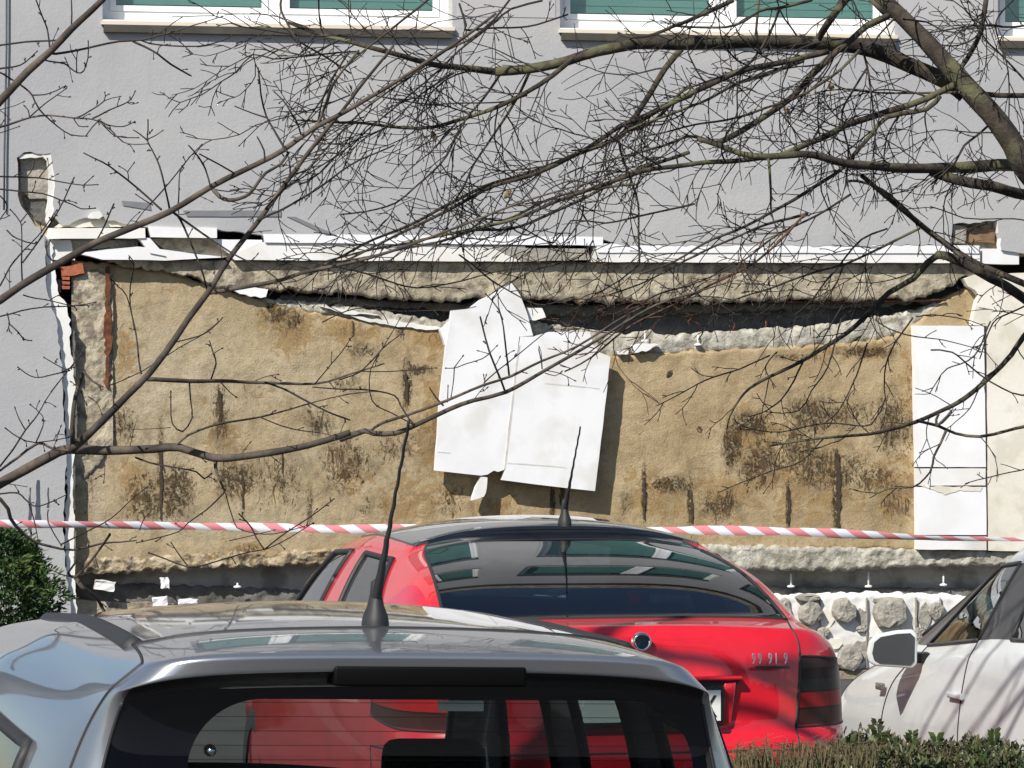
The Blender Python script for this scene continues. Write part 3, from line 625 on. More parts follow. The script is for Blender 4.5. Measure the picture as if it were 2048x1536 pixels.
# ---------------------------------------------------------------- cars
YAW = R(12.5)
def car_shell(root, rows, jc, jf, crown, sidekey, topkey, mats, creases=(), levels=3, seals=None, ditch=None, bump_rows=None):
    """rows: list of half rings (rear centre -> front centre) of (x, y, z), sill first, roof edge last"""
    M_ = len(rows[0]) - 1; n = 2*M_; K = len(rows)
    V = []; idx = {}
    for k, row in enumerate(rows):
        for c in range(-M_+1, M_+1):
            x, y, z = row[abs(c)]; idx[(k, c)] = len(V); V.append((x if c >= 0 else -x, y, z))
    def I(k, c):
        if c == -M_: c = M_
        return idx[(k, c)]
    keys = []; Fq = []; kk = []
    def key(s):
        if s not in keys: keys.append(s)
        return keys.index(s)
    for k in range(K-1):
        for c in range(-M_, M_):
            Fq.append((I(k,c), I(k,c+1), I(k+1,c+1), I(k+1,c))); kk.append(key(sidekey(k, c if c >= 0 else -c-1, 1 if c >= 0 else -1)))
    T = K-1; nw = 2*jc+1; nl = jf-jc+1; G = {}
    for a in range(nw): G[(a, 0)] = I(T, a-jc); 
    for a in range(nw):
        c = a-jc; s = 1 if c > 0 else -1
        G[(a, nl-1)] = I(T, M_) if c == 0 else I(T, s*(M_-abs(c)))
    for b in range(nl): G[(0,b)] = I(T, -(jc+b)); G[(nw-1,b)] = I(T, jc+b)
    for b in range(1, nl-1):
        for a in range(1, nw-1):
            s = a/(nw-1); t = b/(nl-1)
            # transfinite patch; the parameter follows the real widths
            P = lambda q: Vector(V[G[q]])
            w0 = Vector(V[G[(0,0)]]); 
            sx = (P((a,0)).x*(1-t) + P((a,nl-1)).x*t) / max(1e-6, (P((nw-1,0)).x*(1-t) + P((nw-1,nl-1)).x*t)); s = (sx+1)/2
            ty = b/(nl-1)
            p = (1-s)*P((0,b)) + s*P((nw-1,b)) + (1-ty)*P((a,0)) + ty*P((a,nl-1)) - ((1-s)*(1-ty)*P((0,0)) + s*(1-ty)*P((nw-1,0)) + (1-s)*ty*P((0,nl-1)) + s*ty*P((nw-1,nl-1)))
            p.x = P((nw-1,b)).x*(2*s-1); p.z += crown(b) * (1-(2*s-1)**2)
            p.y = (P((0,b)).y + (P((a,0)).y - P((0,0)).y)*(1-ty) + (P((a,nl-1)).y - P((0,nl-1)).y)*ty)
            G[(a,b)] = len(V); V.append(tuple(p))
    for b in range(nl-1):
        for a in range(nw-1):
            Fq.append((G[(a,b)], G[(a+1,b)], G[(a+1,b+1)], G[(a,b+1)])); kk.append(key(topkey(a, b)))
    me = bpy.data.meshes.new('cage'); me.from_pydata(V, [], Fq); me.polygons.foreach_set('material_index', kk); me.update()
    for _ in keys: me.materials.append(None)
    cr = me.attributes.new('crease_edge', 'FLOAT', 'EDGE'); ed = {tuple(sorted(e.vertices)): e.index for e in me.edges}
    for (k, c0, c1, val) in creases:
        for s in (1, -1):
            for c in range(c0, c1):
                a, b = I(k, s*c), I(k, s*(c+1)); e = ed.get(tuple(sorted((a, b))))
                if e is not None: cr.data[e].value = val
    tmp = bpy.data.objects.new('tmp', me); COL.objects.link(tmp); md = tmp.modifiers.new('s', 'SUBSURF'); md.levels = levels; md.render_levels = levels
    dg = bpy.context.evaluated_depsgraph_get(); ev = tmp.evaluated_get(dg); sm = bpy.data.meshes.new_from_object(ev)
    bpy.data.objects.remove(tmp)
    nv = len(sm.vertices); co = np.empty(nv*3); sm.vertices.foreach_get('co', co); co = co.reshape(-1, 3)
    nrm = np.array([v.normal for v in sm.vertices])
    faces = [tuple(p.vertices) for p in sm.polygons]; mi = [p.material_index for p in sm.polygons]
    em = {}
    for f, m in zip(faces, mi):
        for i in range(len(f)):
            e = (f[i], f[(i+1) % len(f)]); e = e if e[0] < e[1] else (e[1], e[0]); em.setdefault(e, set()).add(m)
    # one object for every panel: connected faces of one key
    parts = {}
    adj = {}
    for fi, f in enumerate(faces):
        for i in range(len(f)):
            e = (f[i], f[(i+1) % len(f)]); e = e if e[0] < e[1] else (e[1], e[0]); adj.setdefault(e, []).append(fi)
    seen = [False]*len(faces); res = []
    for fi in range(len(faces)):
        if seen[fi]: continue
        m = mi[fi]; st = [fi]; seen[fi] = True; comp = []
        while st:
            q = st.pop(); comp.append(q); f = faces[q]
            for i in range(len(f)):
                e = (f[i], f[(i+1) % len(f)]); e = e if e[0] < e[1] else (e[1], e[0])
                for o2 in adj[e]:
                    if not seen[o2] and mi[o2] == m: seen[o2] = True; st.append(o2)
        res.append((keys[m], comp))
    obs = {}
    for nm, comp in res:
        used = {}; vv = []; ff = []
        for q in comp:
            r = []
            for v in faces[q]:
                if v not in used: used[v] = len(vv); vv.append(tuple(co[v]))
                r.append(used[v])
            ff.append(r)
        m2 = bpy.data.meshes.new(nm); m2.from_pydata(vv, [], ff); m2.polygons.foreach_set('use_smooth', [True]*len(ff)); m2.update()
        o = link(nm, m2, mats[nm], root)
        inv = {b: a for a, b in used.items()}
        m2.normals_split_custom_set_from_vertices([tuple(nrm[inv[i]]) for i in range(len(vv))])
        obs.setdefault(nm, []).append(o)
    # strips along the seams between two kinds of panel
    for pair, (nm, rad, mm, off) in (seals or {}).items():
        es = [e for e, s in em.items() if len(s) == 2 and {keys[i] for i in s} == set(pair)]
        nb = {}
        for a, b in es: nb.setdefault(a, []).append(b); nb.setdefault(b, []).append(a)
        todo = set(es); 
        while todo:
            ends = [v for e in todo for v in e if sum(1 for w in nb[v] if tuple(sorted((v, w))) in todo) == 1]
            v = ends[0] if ends else next(iter(todo))[0]; path = [v]
            while True:
                nx = [w for w in nb[path[-1]] if tuple(sorted((path[-1], w))) in todo]
                if not nx: break
                todo.discard(tuple(sorted((path[-1], nx[0])))); path.append(nx[0])
            if len(path) > 3:
                mb = MB(); mb.tube([Vector(co[v]) + Vector(nrm[v])*off for v in path], rad, 6); mb.build(nm, mm, root)
    return obs, co, nrm
def on(root, p): return root.matrix_world @ Vector(p)
def wheel(root, x, y, z, r=.31):
    w = empty('wheel', (x, y, z)); w.parent = root; s = 1 if x > 0 else -1
    Mx = Matrix.Rotation(R(90)*s, 4, 'Y')
    mb = MB(); mb.lathe([(.20,-.11),(.28,-.11),(r-.01,-.09),(r,-.05),(r,.05),(r-.01,.09),(.28,.11),(.20,.11)], Mx, 32); mb.build('tyre', M['rubber'], w)
    mb = MB(); mb.lathe([(0,.06),(.05,.07),(.07,.05),(.19,.06),(.205,.10),(.205,-.08)], Mx, 32); mb.build('rim', M['rim'], w)
    mb = MB(); mb.lathe([(.0,-.09),(.36,-.09),(.375,-.03),(.37,.075),(.355,.078),(.33,.02),(.33,-.05)], Mx, 32); mb.build('wheel_arch', M['black'], root).location = (x, y, z)
def seat(root, x, y, m, z=.22):
    st = empty('seat', (x, y, z)); st.parent = root
    bevel(MB().box((-.25,-.25,0),(.25,.28,.2)).build('cushion', m, st), .05, 3)
    Mx = Matrix.Translation((0,-.24,.15)) @ Matrix.Rotation(R(14), 4, 'X')
    bevel(MB().box((-.24,-.07,0),(.24,.07,.62), 0, Mx).build('backrest', m, st), .05, 3)
    bevel(MB().box((-.13,-.05,.67),(.13,.05,.86), 0, Mx).build('headrest', m, st), .045, 3)
    MB().tube([Mx @ Vector((-.06,0,.6)), Mx @ Vector((-.06,0,.7))], .006, 6).tube([Mx @ Vector((.06,0,.6)), Mx @ Vector((.06,0,.7))], .006, 6).build('headrest_post', M['chrome'], st)
def cabin(root, y0, y1, hw, floor=.3):
    mb = MB(); mb.box((-hw, y0, floor-.05), (hw, y1, floor)); mb.box((-hw, y1, floor), (hw, y1+.3, .78)); mb.build('floor_pan', M['interior'], root)
    bevel(MB().box((-hw+.05, y1-.35, .72), (hw-.05, y1+.1, .92)).build('dashboard', M['interior'], root), .05, 3)
    MB().tube([(-.37+.17*math.cos(a), y1-.5+.05*math.sin(a), .87+.17*math.sin(a)) for a in [i*2*math.pi/20 for i in range(21)]], .014, 8).build('steering_wheel', M['black'], root)
def surf(co, x, y):
    c = co[co[:, 2] > 1.2]; i = np.argmin((c[:,0]-x)**2 + (c[:,1]-y)**2); return float(c[i, 2])
def whip(root, base, top_dx, L, r0=.012, seed=1, fin=(.055,.035), kink=True):
    a = empty('antenna', base); a.parent = root
    mb = MB(); V = []
    mb.lathe([(0,.10),(.011,.09),(.013,.065),(fin[1]*.62,.04),(fin[1]*.92,.018),(fin[1],.004),(fin[1]*1.0,-.012)], Matrix.Diagonal((1,1.35,1,1)), 20); mb.build('antenna_base', M['rubber'], a)
    pts = []; N = 26
    for i in range(N+1):
        t = i/N; k = .0014*math.sin(i*1.9) * (1 if .2 < t else .2) if kink else 0
        pts.append((k, -top_dx*t + k, .05 + L*t))
    mb = MB(); mb.tube(pts, [r0*(1-t)**3.2 + .0034 for t in [i/N for i in range(N+1)]], 8); mb.build('antenna_rod', M['rubber'], a)

# --- silver people carrier, nearest ------------------------------------------------
SC = empty('parked_car', (-.208, 8.10, 0), YAW, 'silver people carrier parked nearest, seen from behind with a black roof aerial', 'car')
SC.rotation_euler = (0, R(1.2), YAW)
def arr(xs, ys, zs): return list(zip(xs, ys, zs))
sil = [
 arr([0,.45,.64,.76,.83,.84,.84,.85,.85,.84,.80,.55,.28,0], [.10,.10,.12,.25,.60,1.34,1.42,2.2,2.3,3.2,4.00,4.15,4.22,4.24], [.24]*14),
 arr([0,.45,.66,.81,.86,.87,.87,.87,.87,.87,.82,.58,.29,0], [-.06,-.06,-.03,.12,.55,1.34,1.42,2.2,2.3,3.2,4.04,4.22,4.30,4.32], [.46]*14),
 arr([0,.50,.69,.80,.86,.88,.88,.88,.88,.87,.79,.56,.28,0], [-.03,-.03,.0,.12,.50,1.34,1.42,2.2,2.3,3.2,3.95,4.12,4.18,4.20], [.82,.82,.82,.84,.84,.82,.82,.81,.81,.80,.76,.78,.79,.79]),
 arr([0,.55,.72,.79,.86,.88,.88,.88,.87,.85,.75,.50,.25,0], [.03,.03,.05,.11,.40,1.34,1.42,2.2,2.3,3.05,3.30,3.50,3.58,3.60], [1.05,1.05,1.05,1.06,1.04,1.03,1.03,1.01,1.01,1.0,1.02,1.04,1.05,1.05]),
 arr([0,.52,.648,.680,.75,.80,.80,.80,.79,.76,.66,.42,.21,0], [.10,.10,.11,.15,.36,1.34,1.42,2.2,2.3,2.78,2.78,2.66,2.60,2.58], [1.42,1.42,1.40,1.40,1.42,1.485,1.485,1.47,1.47,1.42,1.41,1.44,1.455,1.46]),
 arr([0,.50,.617,.637,.645,.665,.665,.665,.665,.66,.61,.40,.20,0], [.055,.055,.075,.12,.34,1.34,1.42,2.2,2.3,2.60,2.55,2.42,2.36,2.34], [1.553,1.546,1.508,1.500,1.50,1.535,1.535,1.525,1.525,1.49,1.485,1.49,1.50,1.505]),
 arr([0,.50,.607,.627,.615,.625,.625,.625,.625,.62,.59,.39,.20,0], [-.04,-.04,.02,.09,.33,1.34,1.42,2.2,2.3,2.55,2.48,2.35,2.29,2.27], [1.575,1.566,1.526,1.520,1.550,1.572,1.572,1.540,1.540,1.50,1.49,1.50,1.51,1.515]),
 arr([0,.46,.550,.565,.530,.525,.525,.53,.53,.53,.51,.37,.19,0], [-.05,-.05,.01,.07,.34,1.34,1.42,2.2,2.3,2.45,2.38,2.27,2.21,2.19], [1.606,1.604,1.582,1.575,1.600,1.598,1.596,1.558,1.552,1.53,1.51,1.515,1.52,1.525]),
]
def sk(k, c, s):
    if k in (3, 4) and 4 <= c <= 8 and c not in (5, 7) and k == 3: return 'side_window'
    if k in (3, 4) and c < 2: return 'rear_window'
    if k == 3 and c >= 10: return 'windscreen'
    if k == 5 and c < 2: return 'spoiler_underside'
    if c < 3 and k >= 2: return 'tailgate'
    if c < 3 and k < 2: return 'bumper'
    if c >= 10 and k < 2: return 'front_bumper'
    if c >= 10 and k == 2: return 'bonnet'
    return 'body'
def tk(a, b): return 'tailgate' if b == 0 else 'roof'
M['sil_rear'] = glass('silver_rear_glass', (.74,.80,.79), mask=(.06, 1.00, .53, .508, .15), defrost=True)
M['tint'] = glass('tinted_side_glass', (.30,.37,.37), f0=.16)
M['screen'] = glass('windscreen_glass', (.80,.86,.84))
mats = dict(spoiler_underside=M['black'], side_window=M['tint'], rear_window=M['sil_rear'], windscreen=M['screen'], tailgate=M['silver'], bumper=M['silver'], front_bumper=M['silver'], bonnet=M['silver'], body=M['silver'], roof=M['silver'])
o_, co_, _n = car_shell(SC, sil, 3, 10, lambda b: [0,.022,.036,.038,.036,.03,.02,0][min(b,7)], sk, tk, mats,
    creases=[(7,0,2,.8),(7,2,3,.5),(6,0,3,.7),(7,3,10,.35),(5,0,2,.3),(2,3,10,.2)],
    seals={('side_window','body'): ('window_seal', .016, M['rubber'], .002), ('rear_window','tailgate'): ('glass_seal', .004, M['rubber'], 0), ('roof','body'): ('roof_ditch_moulding', .028, M['rubber'], -.014),
           ('tailgate','body'): ('panel_gap', .0035, M['rubber'], 0), ('tailgate','roof'): ('panel_gap', .0035, M['rubber'], 0), ('windscreen','body'): ('glass_seal', .01, M['rubber'], 0)})
for x in (-.765, .765):
    for y in (.80, 3.40): wheel(SC, x, y, .31)
cabin(SC, .25, 3.0, .74); 
for x in (-.48, 0, .48): seat(SC, x, 1.25, M['fabric_green'], .31)
for x in (-.38, .38): seat(SC, x, 2.2, M['fabric_green'], .30)
bevel(MB().box((-.12, 2.75, 1.40), (.12, 2.78, 1.46)).build('rear_view_mirror', M['black'], SC), .01)
bevel(MB().box((-.195, -.047, 1.542), (.20, .05, 1.583)).build('brake_light', mat('smoked_black_lens', [(.003,.003,.003)], .5, spec=.1), SC), .006, 2)
MB().box((.045, .080, 1.484), (.14, .084, 1.506)).build('window_sticker', M['plate'], SC)
mb = MB(); mb.lathe([(0,.03),(.010,.028),(.013,0)], Matrix.Translation((-.42,.115,1.40)) @ Matrix.Rotation(R(90),4,'X'), 12); mb.build('washer_nozzle', M['chrome'], SC)
whip(SC, (-.030, .40, surf(co_, -.030, .40)), .33, .385, .010, 2, (.05,.029))
# tail lights and number plate of the carrier (below the frame)
for s in (-1, 1): bevel(MB().box((s*.70-.07, -.005, .60), (s*.70+.07, .14, .86)).build('tail_light', M['lens_red'], SC), .03, 3)
bevel(MB().box((-.27,-.075,.70),(.27,-.03,.83)).build('number_plate', M['plate'], SC), .005)

# --- red hatchback --------------------------------------------------------------
RC = empty('parked_car', (.450, 14.0, .21), YAW, 'bright red hatchback with smoked tail lamps parked nose to the damaged wall', 'car')
red = [
 arr([0,.26,.56,.74,.81,.825,.825,.83,.82,.55,.27,0], [.06,.06,.08,.22,.60,1.85,1.98,3.1,4.15,4.36,4.44,4.46], [.22]*12),
 arr([0,.26,.58,.785,.835,.845,.845,.845,.82,.58,.29,0], [-.06,-.06,-.04,.10,.50,1.85,1.98,3.1,4.15,4.44,4.52,4.54], [.42]*12),
 arr([0,.40,.56,.82,.852,.85,.85,.85,.81,.58,.29,0], [-.05,-.05,-.03,.11,.46,1.85,1.98,3.1,4.15,4.42,4.50,4.52], [.70]*7+[.68]*5),
 arr([0,.40,.560,.815,.850,.85,.85,.85,.80,.58,.29,0], [.0,.0,.02,.14,.44,1.85,1.98,3.1,4.15,4.38,4.44,4.46], [.745]*6+[.74,.72,.70,.70,.70,.70]),
 arr([0,.42,.610,.805,.845,.845,.845,.84,.76,.55,.28,0], [.02,.02,.05,.17,.42,1.85,1.98,3.2,4.05,4.22,4.28,4.30], [1.045,1.045,1.045,1.025,.985,.93,.93,.88,.80,.81,.82,.82]),
 arr([0,.26,.63,.72,.80,.825,.825,.81,.72,.50,.25,0], [.07,.07,.10,.22,.48,1.85,1.98,3.15,3.40,3.60,3.66,3.68], [1.115,1.115,1.095,1.08,1.05,1.01,1.01,.97,.96,.98,.99,.99]),
 arr([0,.42,.665,.705,.775,.80,.80,.78,.70,.48,.24,0], [.28,.28,.32,.42,.85,1.85,1.98,3.05,3.28,3.44,3.50,3.52], [1.128,1.128,1.112,1.10,1.06,1.035,1.035,.995,1.0,1.02,1.03,1.03]),
 arr([0,.36,.565,.595,.635,.65,.65,.645,.585,.40,.20,0], [1.26,1.26,1.22,1.22,1.22,1.85,1.98,2.55,2.72,2.62,2.56,2.54], [1.385,1.383,1.335,1.320,1.315,1.335,1.335,1.30,1.31,1.34,1.355,1.36]),
 arr([0,.34,.520,.545,.56,.57,.57,.565,.54,.37,.19,0], [1.35,1.35,1.30,1.29,1.28,1.85,1.98,2.42,2.55,2.46,2.40,2.38], [1.408,1.406,1.370,1.36,1.367,1.382,1.382,1.36,1.345,1.37,1.38,1.385]),
]
def midrow(A, B, zb, f=.5):
    o = []
    for i, (a, b) in enumerate(zip(A, B)):
        z = zb if (i < 4 or i >= 8) else 0
        o.append((a[0]*(1-f)+b[0]*f + (.012 if 3 <= i <= 8 else 0), a[1]*(1-f)+b[1]*f, a[2]*(1-f)+b[2]*f + z))
    return o
red.insert(7, midrow(red[6], red[7], .064, .45))
def rk(k, c, s):
    if k in (6, 7) and c < 2: return 'rear_window'
    if k == 8 and c < 2: return 'roof'
    if k in (6, 7) and c in (4, 6): return 'side_window'
    if k in (6, 7) and c >= 8: return 'windscreen'
    if k == 3 and c in (2, 3): return 'tail_light'
    if k <= 1 and c < 4: return 'bumper'
    if k <= 2 and c >= 8: return 'front_bumper'
    if k in (2, 3, 4, 5) and c < 2: return 'tailgate'
    if k in (3, 4) and c >= 8: return 'bonnet'
    return 'body'
M['red_glass'] = glass('dark_hatch_glass', (.07,.09,.12), f0=.07)
def lens():
    m = bpy.data.materials.new('banded_lens'); m.use_nodes = True; t = m.node_tree; N = t.nodes; Lk = t.links; b = N['Principled BSDF']
    b.inputs['Roughness'].default_value = .35; b.inputs['Specular IOR Level'].default_value = .15; b.inputs['Coat Weight'].default_value = .06; b.inputs['Coat Roughness'].default_value = .02
    tc = N.new('ShaderNodeTexCoord'); sp = N.new('ShaderNodeSeparateXYZ'); Lk.new(tc.outputs['Object'], sp.inputs[0])
    mr = N.new('ShaderNodeMapRange'); mr.inputs[1].default_value = .75; mr.inputs[2].default_value = 1.03; Lk.new(sp.outputs[2], mr.inputs[0])
    cr = N.new('ShaderNodeValToRGB'); cr.color_ramp.interpolation = 'CONSTANT'; e = cr.color_ramp.elements
    bands = [(0,(.30,.01,.012)),(.03,(.045,.012,.010)),(.22,(.02,.006,.006)),(.25,(.30,.008,.010)),(.43,(.02,.006,.006)),(.46,(.022,.022,.020)),(.60,(.016,.004,.004)),(.74,(.042,.024,.020)),(.985,(.1,.01,.01))]
    e[0].position = 0; e[0].color = (*bands[0][1], 1); e[1].position = bands[1][0]; e[1].color = (*bands[1][1], 1)
    for p, c in bands[2:]: q = e.new(p); q.color = (*c, 1)
    Lk.new(mr.outputs[0], cr.inputs[0]); Lk.new(cr.outputs[0], b.inputs['Base Color']); return m
M['banded'] = lens()
mats = dict(side_window=M['red_glass'], rear_window=M['red_glass'], windscreen=M['screen'], tail_light=M['banded'], tailgate=M['red'], bumper=M['red'], front_bumper=M['red'], bonnet=M['red'], body=M['red'], roof=M['blackroof'])
o_, cor_, _n = car_shell(RC, red, 3, 8, lambda b: [0,.030,.036,.034,.02,0][min(b,5)], rk, lambda a, b: 'roof', mats,
    creases=[(5,0,4,.8),(6,0,3,.8),(8,0,2,.4),(9,0,3,.2),(4,0,2,.15),(3,0,4,.5),(2,0,4,.3),(5,4,7,.3),(9,3,8,.2)],
    seals={('side_window','body'): ('window_seal', .012, M['rubber'], .002), ('rear_window','tailgate'): ('glass_seal', .007, M['rubber'], 0), ('rear_window','body'): ('glass_seal', .007, M['rubber'], 0),
           ('tailgate','body'): ('panel_gap', .004, M['rubber'], -.001), ('tail_light','body'): ('lamp_seal', .0045, M['rubber'], -.001), ('tail_light','tailgate'): ('lamp_seal', .0055, M['rubber'], -.001), ('tailgate','bumper'): ('panel_gap', .004, M['rubber'], -.001),
           ('bumper','body'): ('panel_gap', .004, M['rubber'], -.001), ('roof','body'): ('roof_ditch_moulding', .006, M['darktrim'], -.002), ('rear_window','roof'): ('glass_seal', .004, M['rubber'], -.002), ('windscreen','body'): ('glass_seal', .008, M['rubber'], 0)})
for x in (-.725, .725):
    for y in (.95, 3.47): wheel(RC, x, y, .30)
cabin(RC, 1.0, 2.9, .74, .25)
for x in (-.40, .40): seat(RC, x, 1.75, M['fabric'], .14)
for x in (-.36, .36): seat(RC, x, 2.55, M['fabric'], .16)
# plate recess, plate, badge, lettering
bevel(MB().box((-.34, -.024, .925), (.365, .06, .940)).build('plate_lip', M['red'], RC), .006)
mb = MB(); mb.add([(-.34,-.0065,.925),(.362,-.0065,.925),(.335,-.0065,.893),(-.335,-.0065,.893)], [(0,3,2,1)]); mb.build('recess_shadow_strip', M['rubber'], RC)  # black strip standing for the shade under the plate lip
bevel(MB().box((-.275,-.036,.770),(.295,-.006,.905)).build('plate_frame', M['black'], RC), .004)
MB().box((-.262,-.039,.786),(.280,-.037,.893)).build('number_plate', M['plate'], RC)
bevel(MB().add([(.30,-.014,.915),(.345,-.014,.922),(.325,-.014,.77),(.29,-.014,.765),(.30,.03,.915),(.345,.03,.922),(.325,.03,.77),(.29,.03,.765)],[(0,3,2,1),(0,1,5,4),(1,2,6,5),(2,3,7,6),(3,0,4,7)]).build('recess_flank', M['red'], RC), .006)
def text(parent, name, s, size, loc, m, ext=.0015, sx=1, rz=0):
    c = bpy.data.curves.new('t', 'FONT'); c.body = s; c.size = size; c.extrude = ext; c.align_x = 'CENTER'
    t = bpy.data.objects.new('t', c); COL.objects.link(t); dg = bpy.context.evaluated_depsgraph_get(); me = bpy.data.meshes.new_from_object(t.evaluated_get(dg)); bpy.data.objects.remove(t)
    o = link(name, me, m, parent); o.location = loc; o.rotation_euler = (R(90), 0, rz); o.scale = (sx, 1, 1); return o
text(RC, 'plate_letter', 'X', .110, (.236, -.040, .800), M['ink'], .001, .78)
mb = MB(); mb.lathe([(0,.008),(.024,.008),(.026,.011),(.031,.011),(.034,.005),(.035,-.02)], Matrix.Translation((.008,.014,1.062)) @ Matrix.Rotation(R(90),4,'X'), 28); mb.build('tailgate_badge', M['chrome'], RC)
mb = MB(); mb.lathe([(0,.0100),(.022,.0100)], Matrix.Translation((.008,.014,1.062)) @ Matrix.Rotation(R(90),4,'X'), 28); mb.build('badge_face', mat('badge_dark', [(.01,.03,.04)], .2, coat=1), RC)
for i, (x, g) in enumerate([(.410,'9'),(.433,'9'),(.470,'9'),(.492,'l'),(.527,'9')]):
    text(RC, 'badge_letter', g, .056, (x, -.004, .980), M['letter'], .003, .5, R(4))
MB().box((.415,-.012,.962),(.540,-.001,.973)).build('badge_strip', M['darktrim'], RC)
whip(RC, (.05, 1.37, surf(cor_, .05, 1.37)), .26, .325, .009, 3, (.035,.026))

# --- white car on the right -----------------------------------------------------
WC = empty('parked_car', (2.99, 13.95, .12), YAW, 'white car at the right edge with a dark tinted side window and white door mirror', 'car')
wh = [
 arr([0,.26,.56,.76,.83,.84,.84,.84,.80,.55,.27,0], [.06,.06,.08,.22,.60,1.55,1.64,2.9,3.9,4.10,4.17,4.19], [.22]*12),
 arr([0,.26,.58,.80,.86,.87,.87,.87,.82,.58,.29,0], [-.06,-.06,-.04,.10,.50,1.55,1.64,2.9,3.92,4.16,4.24,4.26], [.42]*12),
 arr([0,.26,.60,.82,.87,.885,.885,.875,.81,.58,.29,0], [-.04,-.04,-.02,.12,.46,1.55,1.64,2.9,3.90,4.12,4.20,4.22], [.68]*12),
 arr([0,.26,.60,.81,.862,.875,.875,.86,.77,.56,.28,0], [.0,.0,.02,.16,.44,1.55,1.64,2.85,3.72,3.92,3.98,4.0], [.84]*7+[.85,.80,.78,.79,.79]),
 arr([0,.26,.60,.77,.84,.855,.855,.835,.735,.50,.25,0], [.04,.04,.07,.22,.48,1.55,1.64,2.66,3.14,3.30,3.36,3.38], [1.09]*4+[1.06,1.02,1.015,.93,.925,.97,.98,.98]),
 arr([0,.26,.58,.73,.81,.83,.83,.81,.72,.48,.24,0], [.10,.10,.14,.30,.55,1.55,1.64,2.62,3.06,3.22,3.28,3.30], [1.12]*4+[1.10,1.055,1.05,.955,.945,.99,1.0,1.0]),
 arr([0,.25,.52,.61,.655,.665,.665,.66,.585,.40,.20,0], [.42,.42,.44,.52,.66,1.55,1.64,1.86,1.92,1.84,1.78,1.76], [1.42,1.42,1.40,1.38,1.40,1.43,1.43,1.41,1.42,1.46,1.475,1.48]),
 arr([0,.24,.49,.54,.57,.58,.58,.575,.54,.37,.19,0], [.40,.40,.42,.48,.64,1.55,1.64,1.76,1.80,1.72,1.67,1.65], [1.46,1.46,1.445,1.44,1.45,1.48,1.48,1.465,1.455,1.485,1.50,1.505]),
]
def wk(k, c, s):
    if k == 5 and c < 2: return 'rear_window'
    if k == 5 and c in (4, 6): return 'side_window'
    if k == 5 and c in (5, 7): return 'window_pillar'
    if k == 5 and c >= 8: return 'windscreen'
    if k <= 1 and c < 4: return 'bumper'
    if k <= 1 and c >= 8: return 'front_bumper'
    if k in (2, 3, 4) and c < 3: return 'tailgate'
    if k in (2, 3) and c >= 8: return 'bonnet'
    if k <= 4 and c in (6, 7) and c == 6: return 'front_door'
    return 'body'
mats = dict(side_window=glass('reflective_side_glass', (.16,.24,.28), f0=.26), rear_window=M['tint'], windscreen=M['screen'], window_pillar=M['darktrim'], front_door=M['carwhite'], tailgate=M['carwhite'], bumper=M['carwhite'], front_bumper=M['carwhite'], bonnet=M['carwhite'], body=M['carwhite'], roof=M['carwhite'])
car_shell(WC, wh, 3, 8, lambda b: [0,.040,.048,.045,.03,0][min(b,5)], wk, lambda a, b: 'roof', mats,
    creases=[(7,0,3,.5),(2,3,8,.35),(5,4,8,.3),(4,4,8,.2)],
    seals={('side_window','body'): ('window_seal', .009, M['darktrim'], .002), ('side_window','window_pillar'): ('window_seal', .006, M['rubber'], .002), ('side_window','front_door'): ('window_seal', .008, M['darktrim'], .003), ('front_door','body'): ('panel_gap', .0045, M['rubber'], -.001),
           ('rear_window','tailgate'): ('glass_seal', .008, M['rubber'], 0), ('tailgate','body'): ('panel_gap', .004, M['rubber'], -.001), ('windscreen','body'): ('glass_seal', .010, M['rubber'], 0), ('windscreen','window_pillar'): ('glass_seal', .014, M['rubber'], 0), ('bonnet','body'): ('panel_gap', .004, M['rubber'], -.001)})
for x in (-.755, .755):
    for y in (.75, 3.25): wheel(WC, x, y, .30)
cabin(WC, .5, 2.6, .74, .25)
for x in (-.45, .45): seat(WC, x, 1.15, M['fabric'])
for x in (-.36, .36): seat(WC, x, 1.9, M['fabric'])
dm = empty('door_mirror', (-.845, 2.36, 1.0)); dm.parent = WC; dm.rotation_euler = (R(2), 0, -R(15))
ol = [(-.232,-.02),(-.222,-.055),(-.195,-.070),(-.045,-.080),(-.026,-.06),(-.024,.060),(-.045,.082),(-.11,.078),(-.19,.062),(-.222,.035)]
vv = [(x, -.02, z) for x, z in ol] + [(x*.82-.02, .12, z*.75) for x, z in ol]
bevel(MB().add(vv, [tuple(range(10)), tuple(range(19, 9, -1))] + [(i, i+10, (i+1) % 10 + 10, (i+1) % 10) for i in range(10)]).build('mirror_housing', M['carwhite'], dm), .014, 3)
c_ = (-.13, 0)
MB().add([(c_[0]+.006 + (x-c_[0])*.82, -.024, z*.80) for x, z in ol], [tuple(range(10))]).build('mirror_glass', M['mirror'], dm)
MB().box((-.05,.02,-.06),(.03,.09,-.02)).build('mirror_arm', M['black'], dm)
bevel(MB().box((-.89,1.78,.835),(-.865,1.95,.86)).build('door_handle', M['carwhite'], WC), .008, 2)
bevel(MB().box((-.878,2.82,.80),(-.858,2.90,.83)).build('side_repeater', M['lens_smoke'], WC), .006, 2)
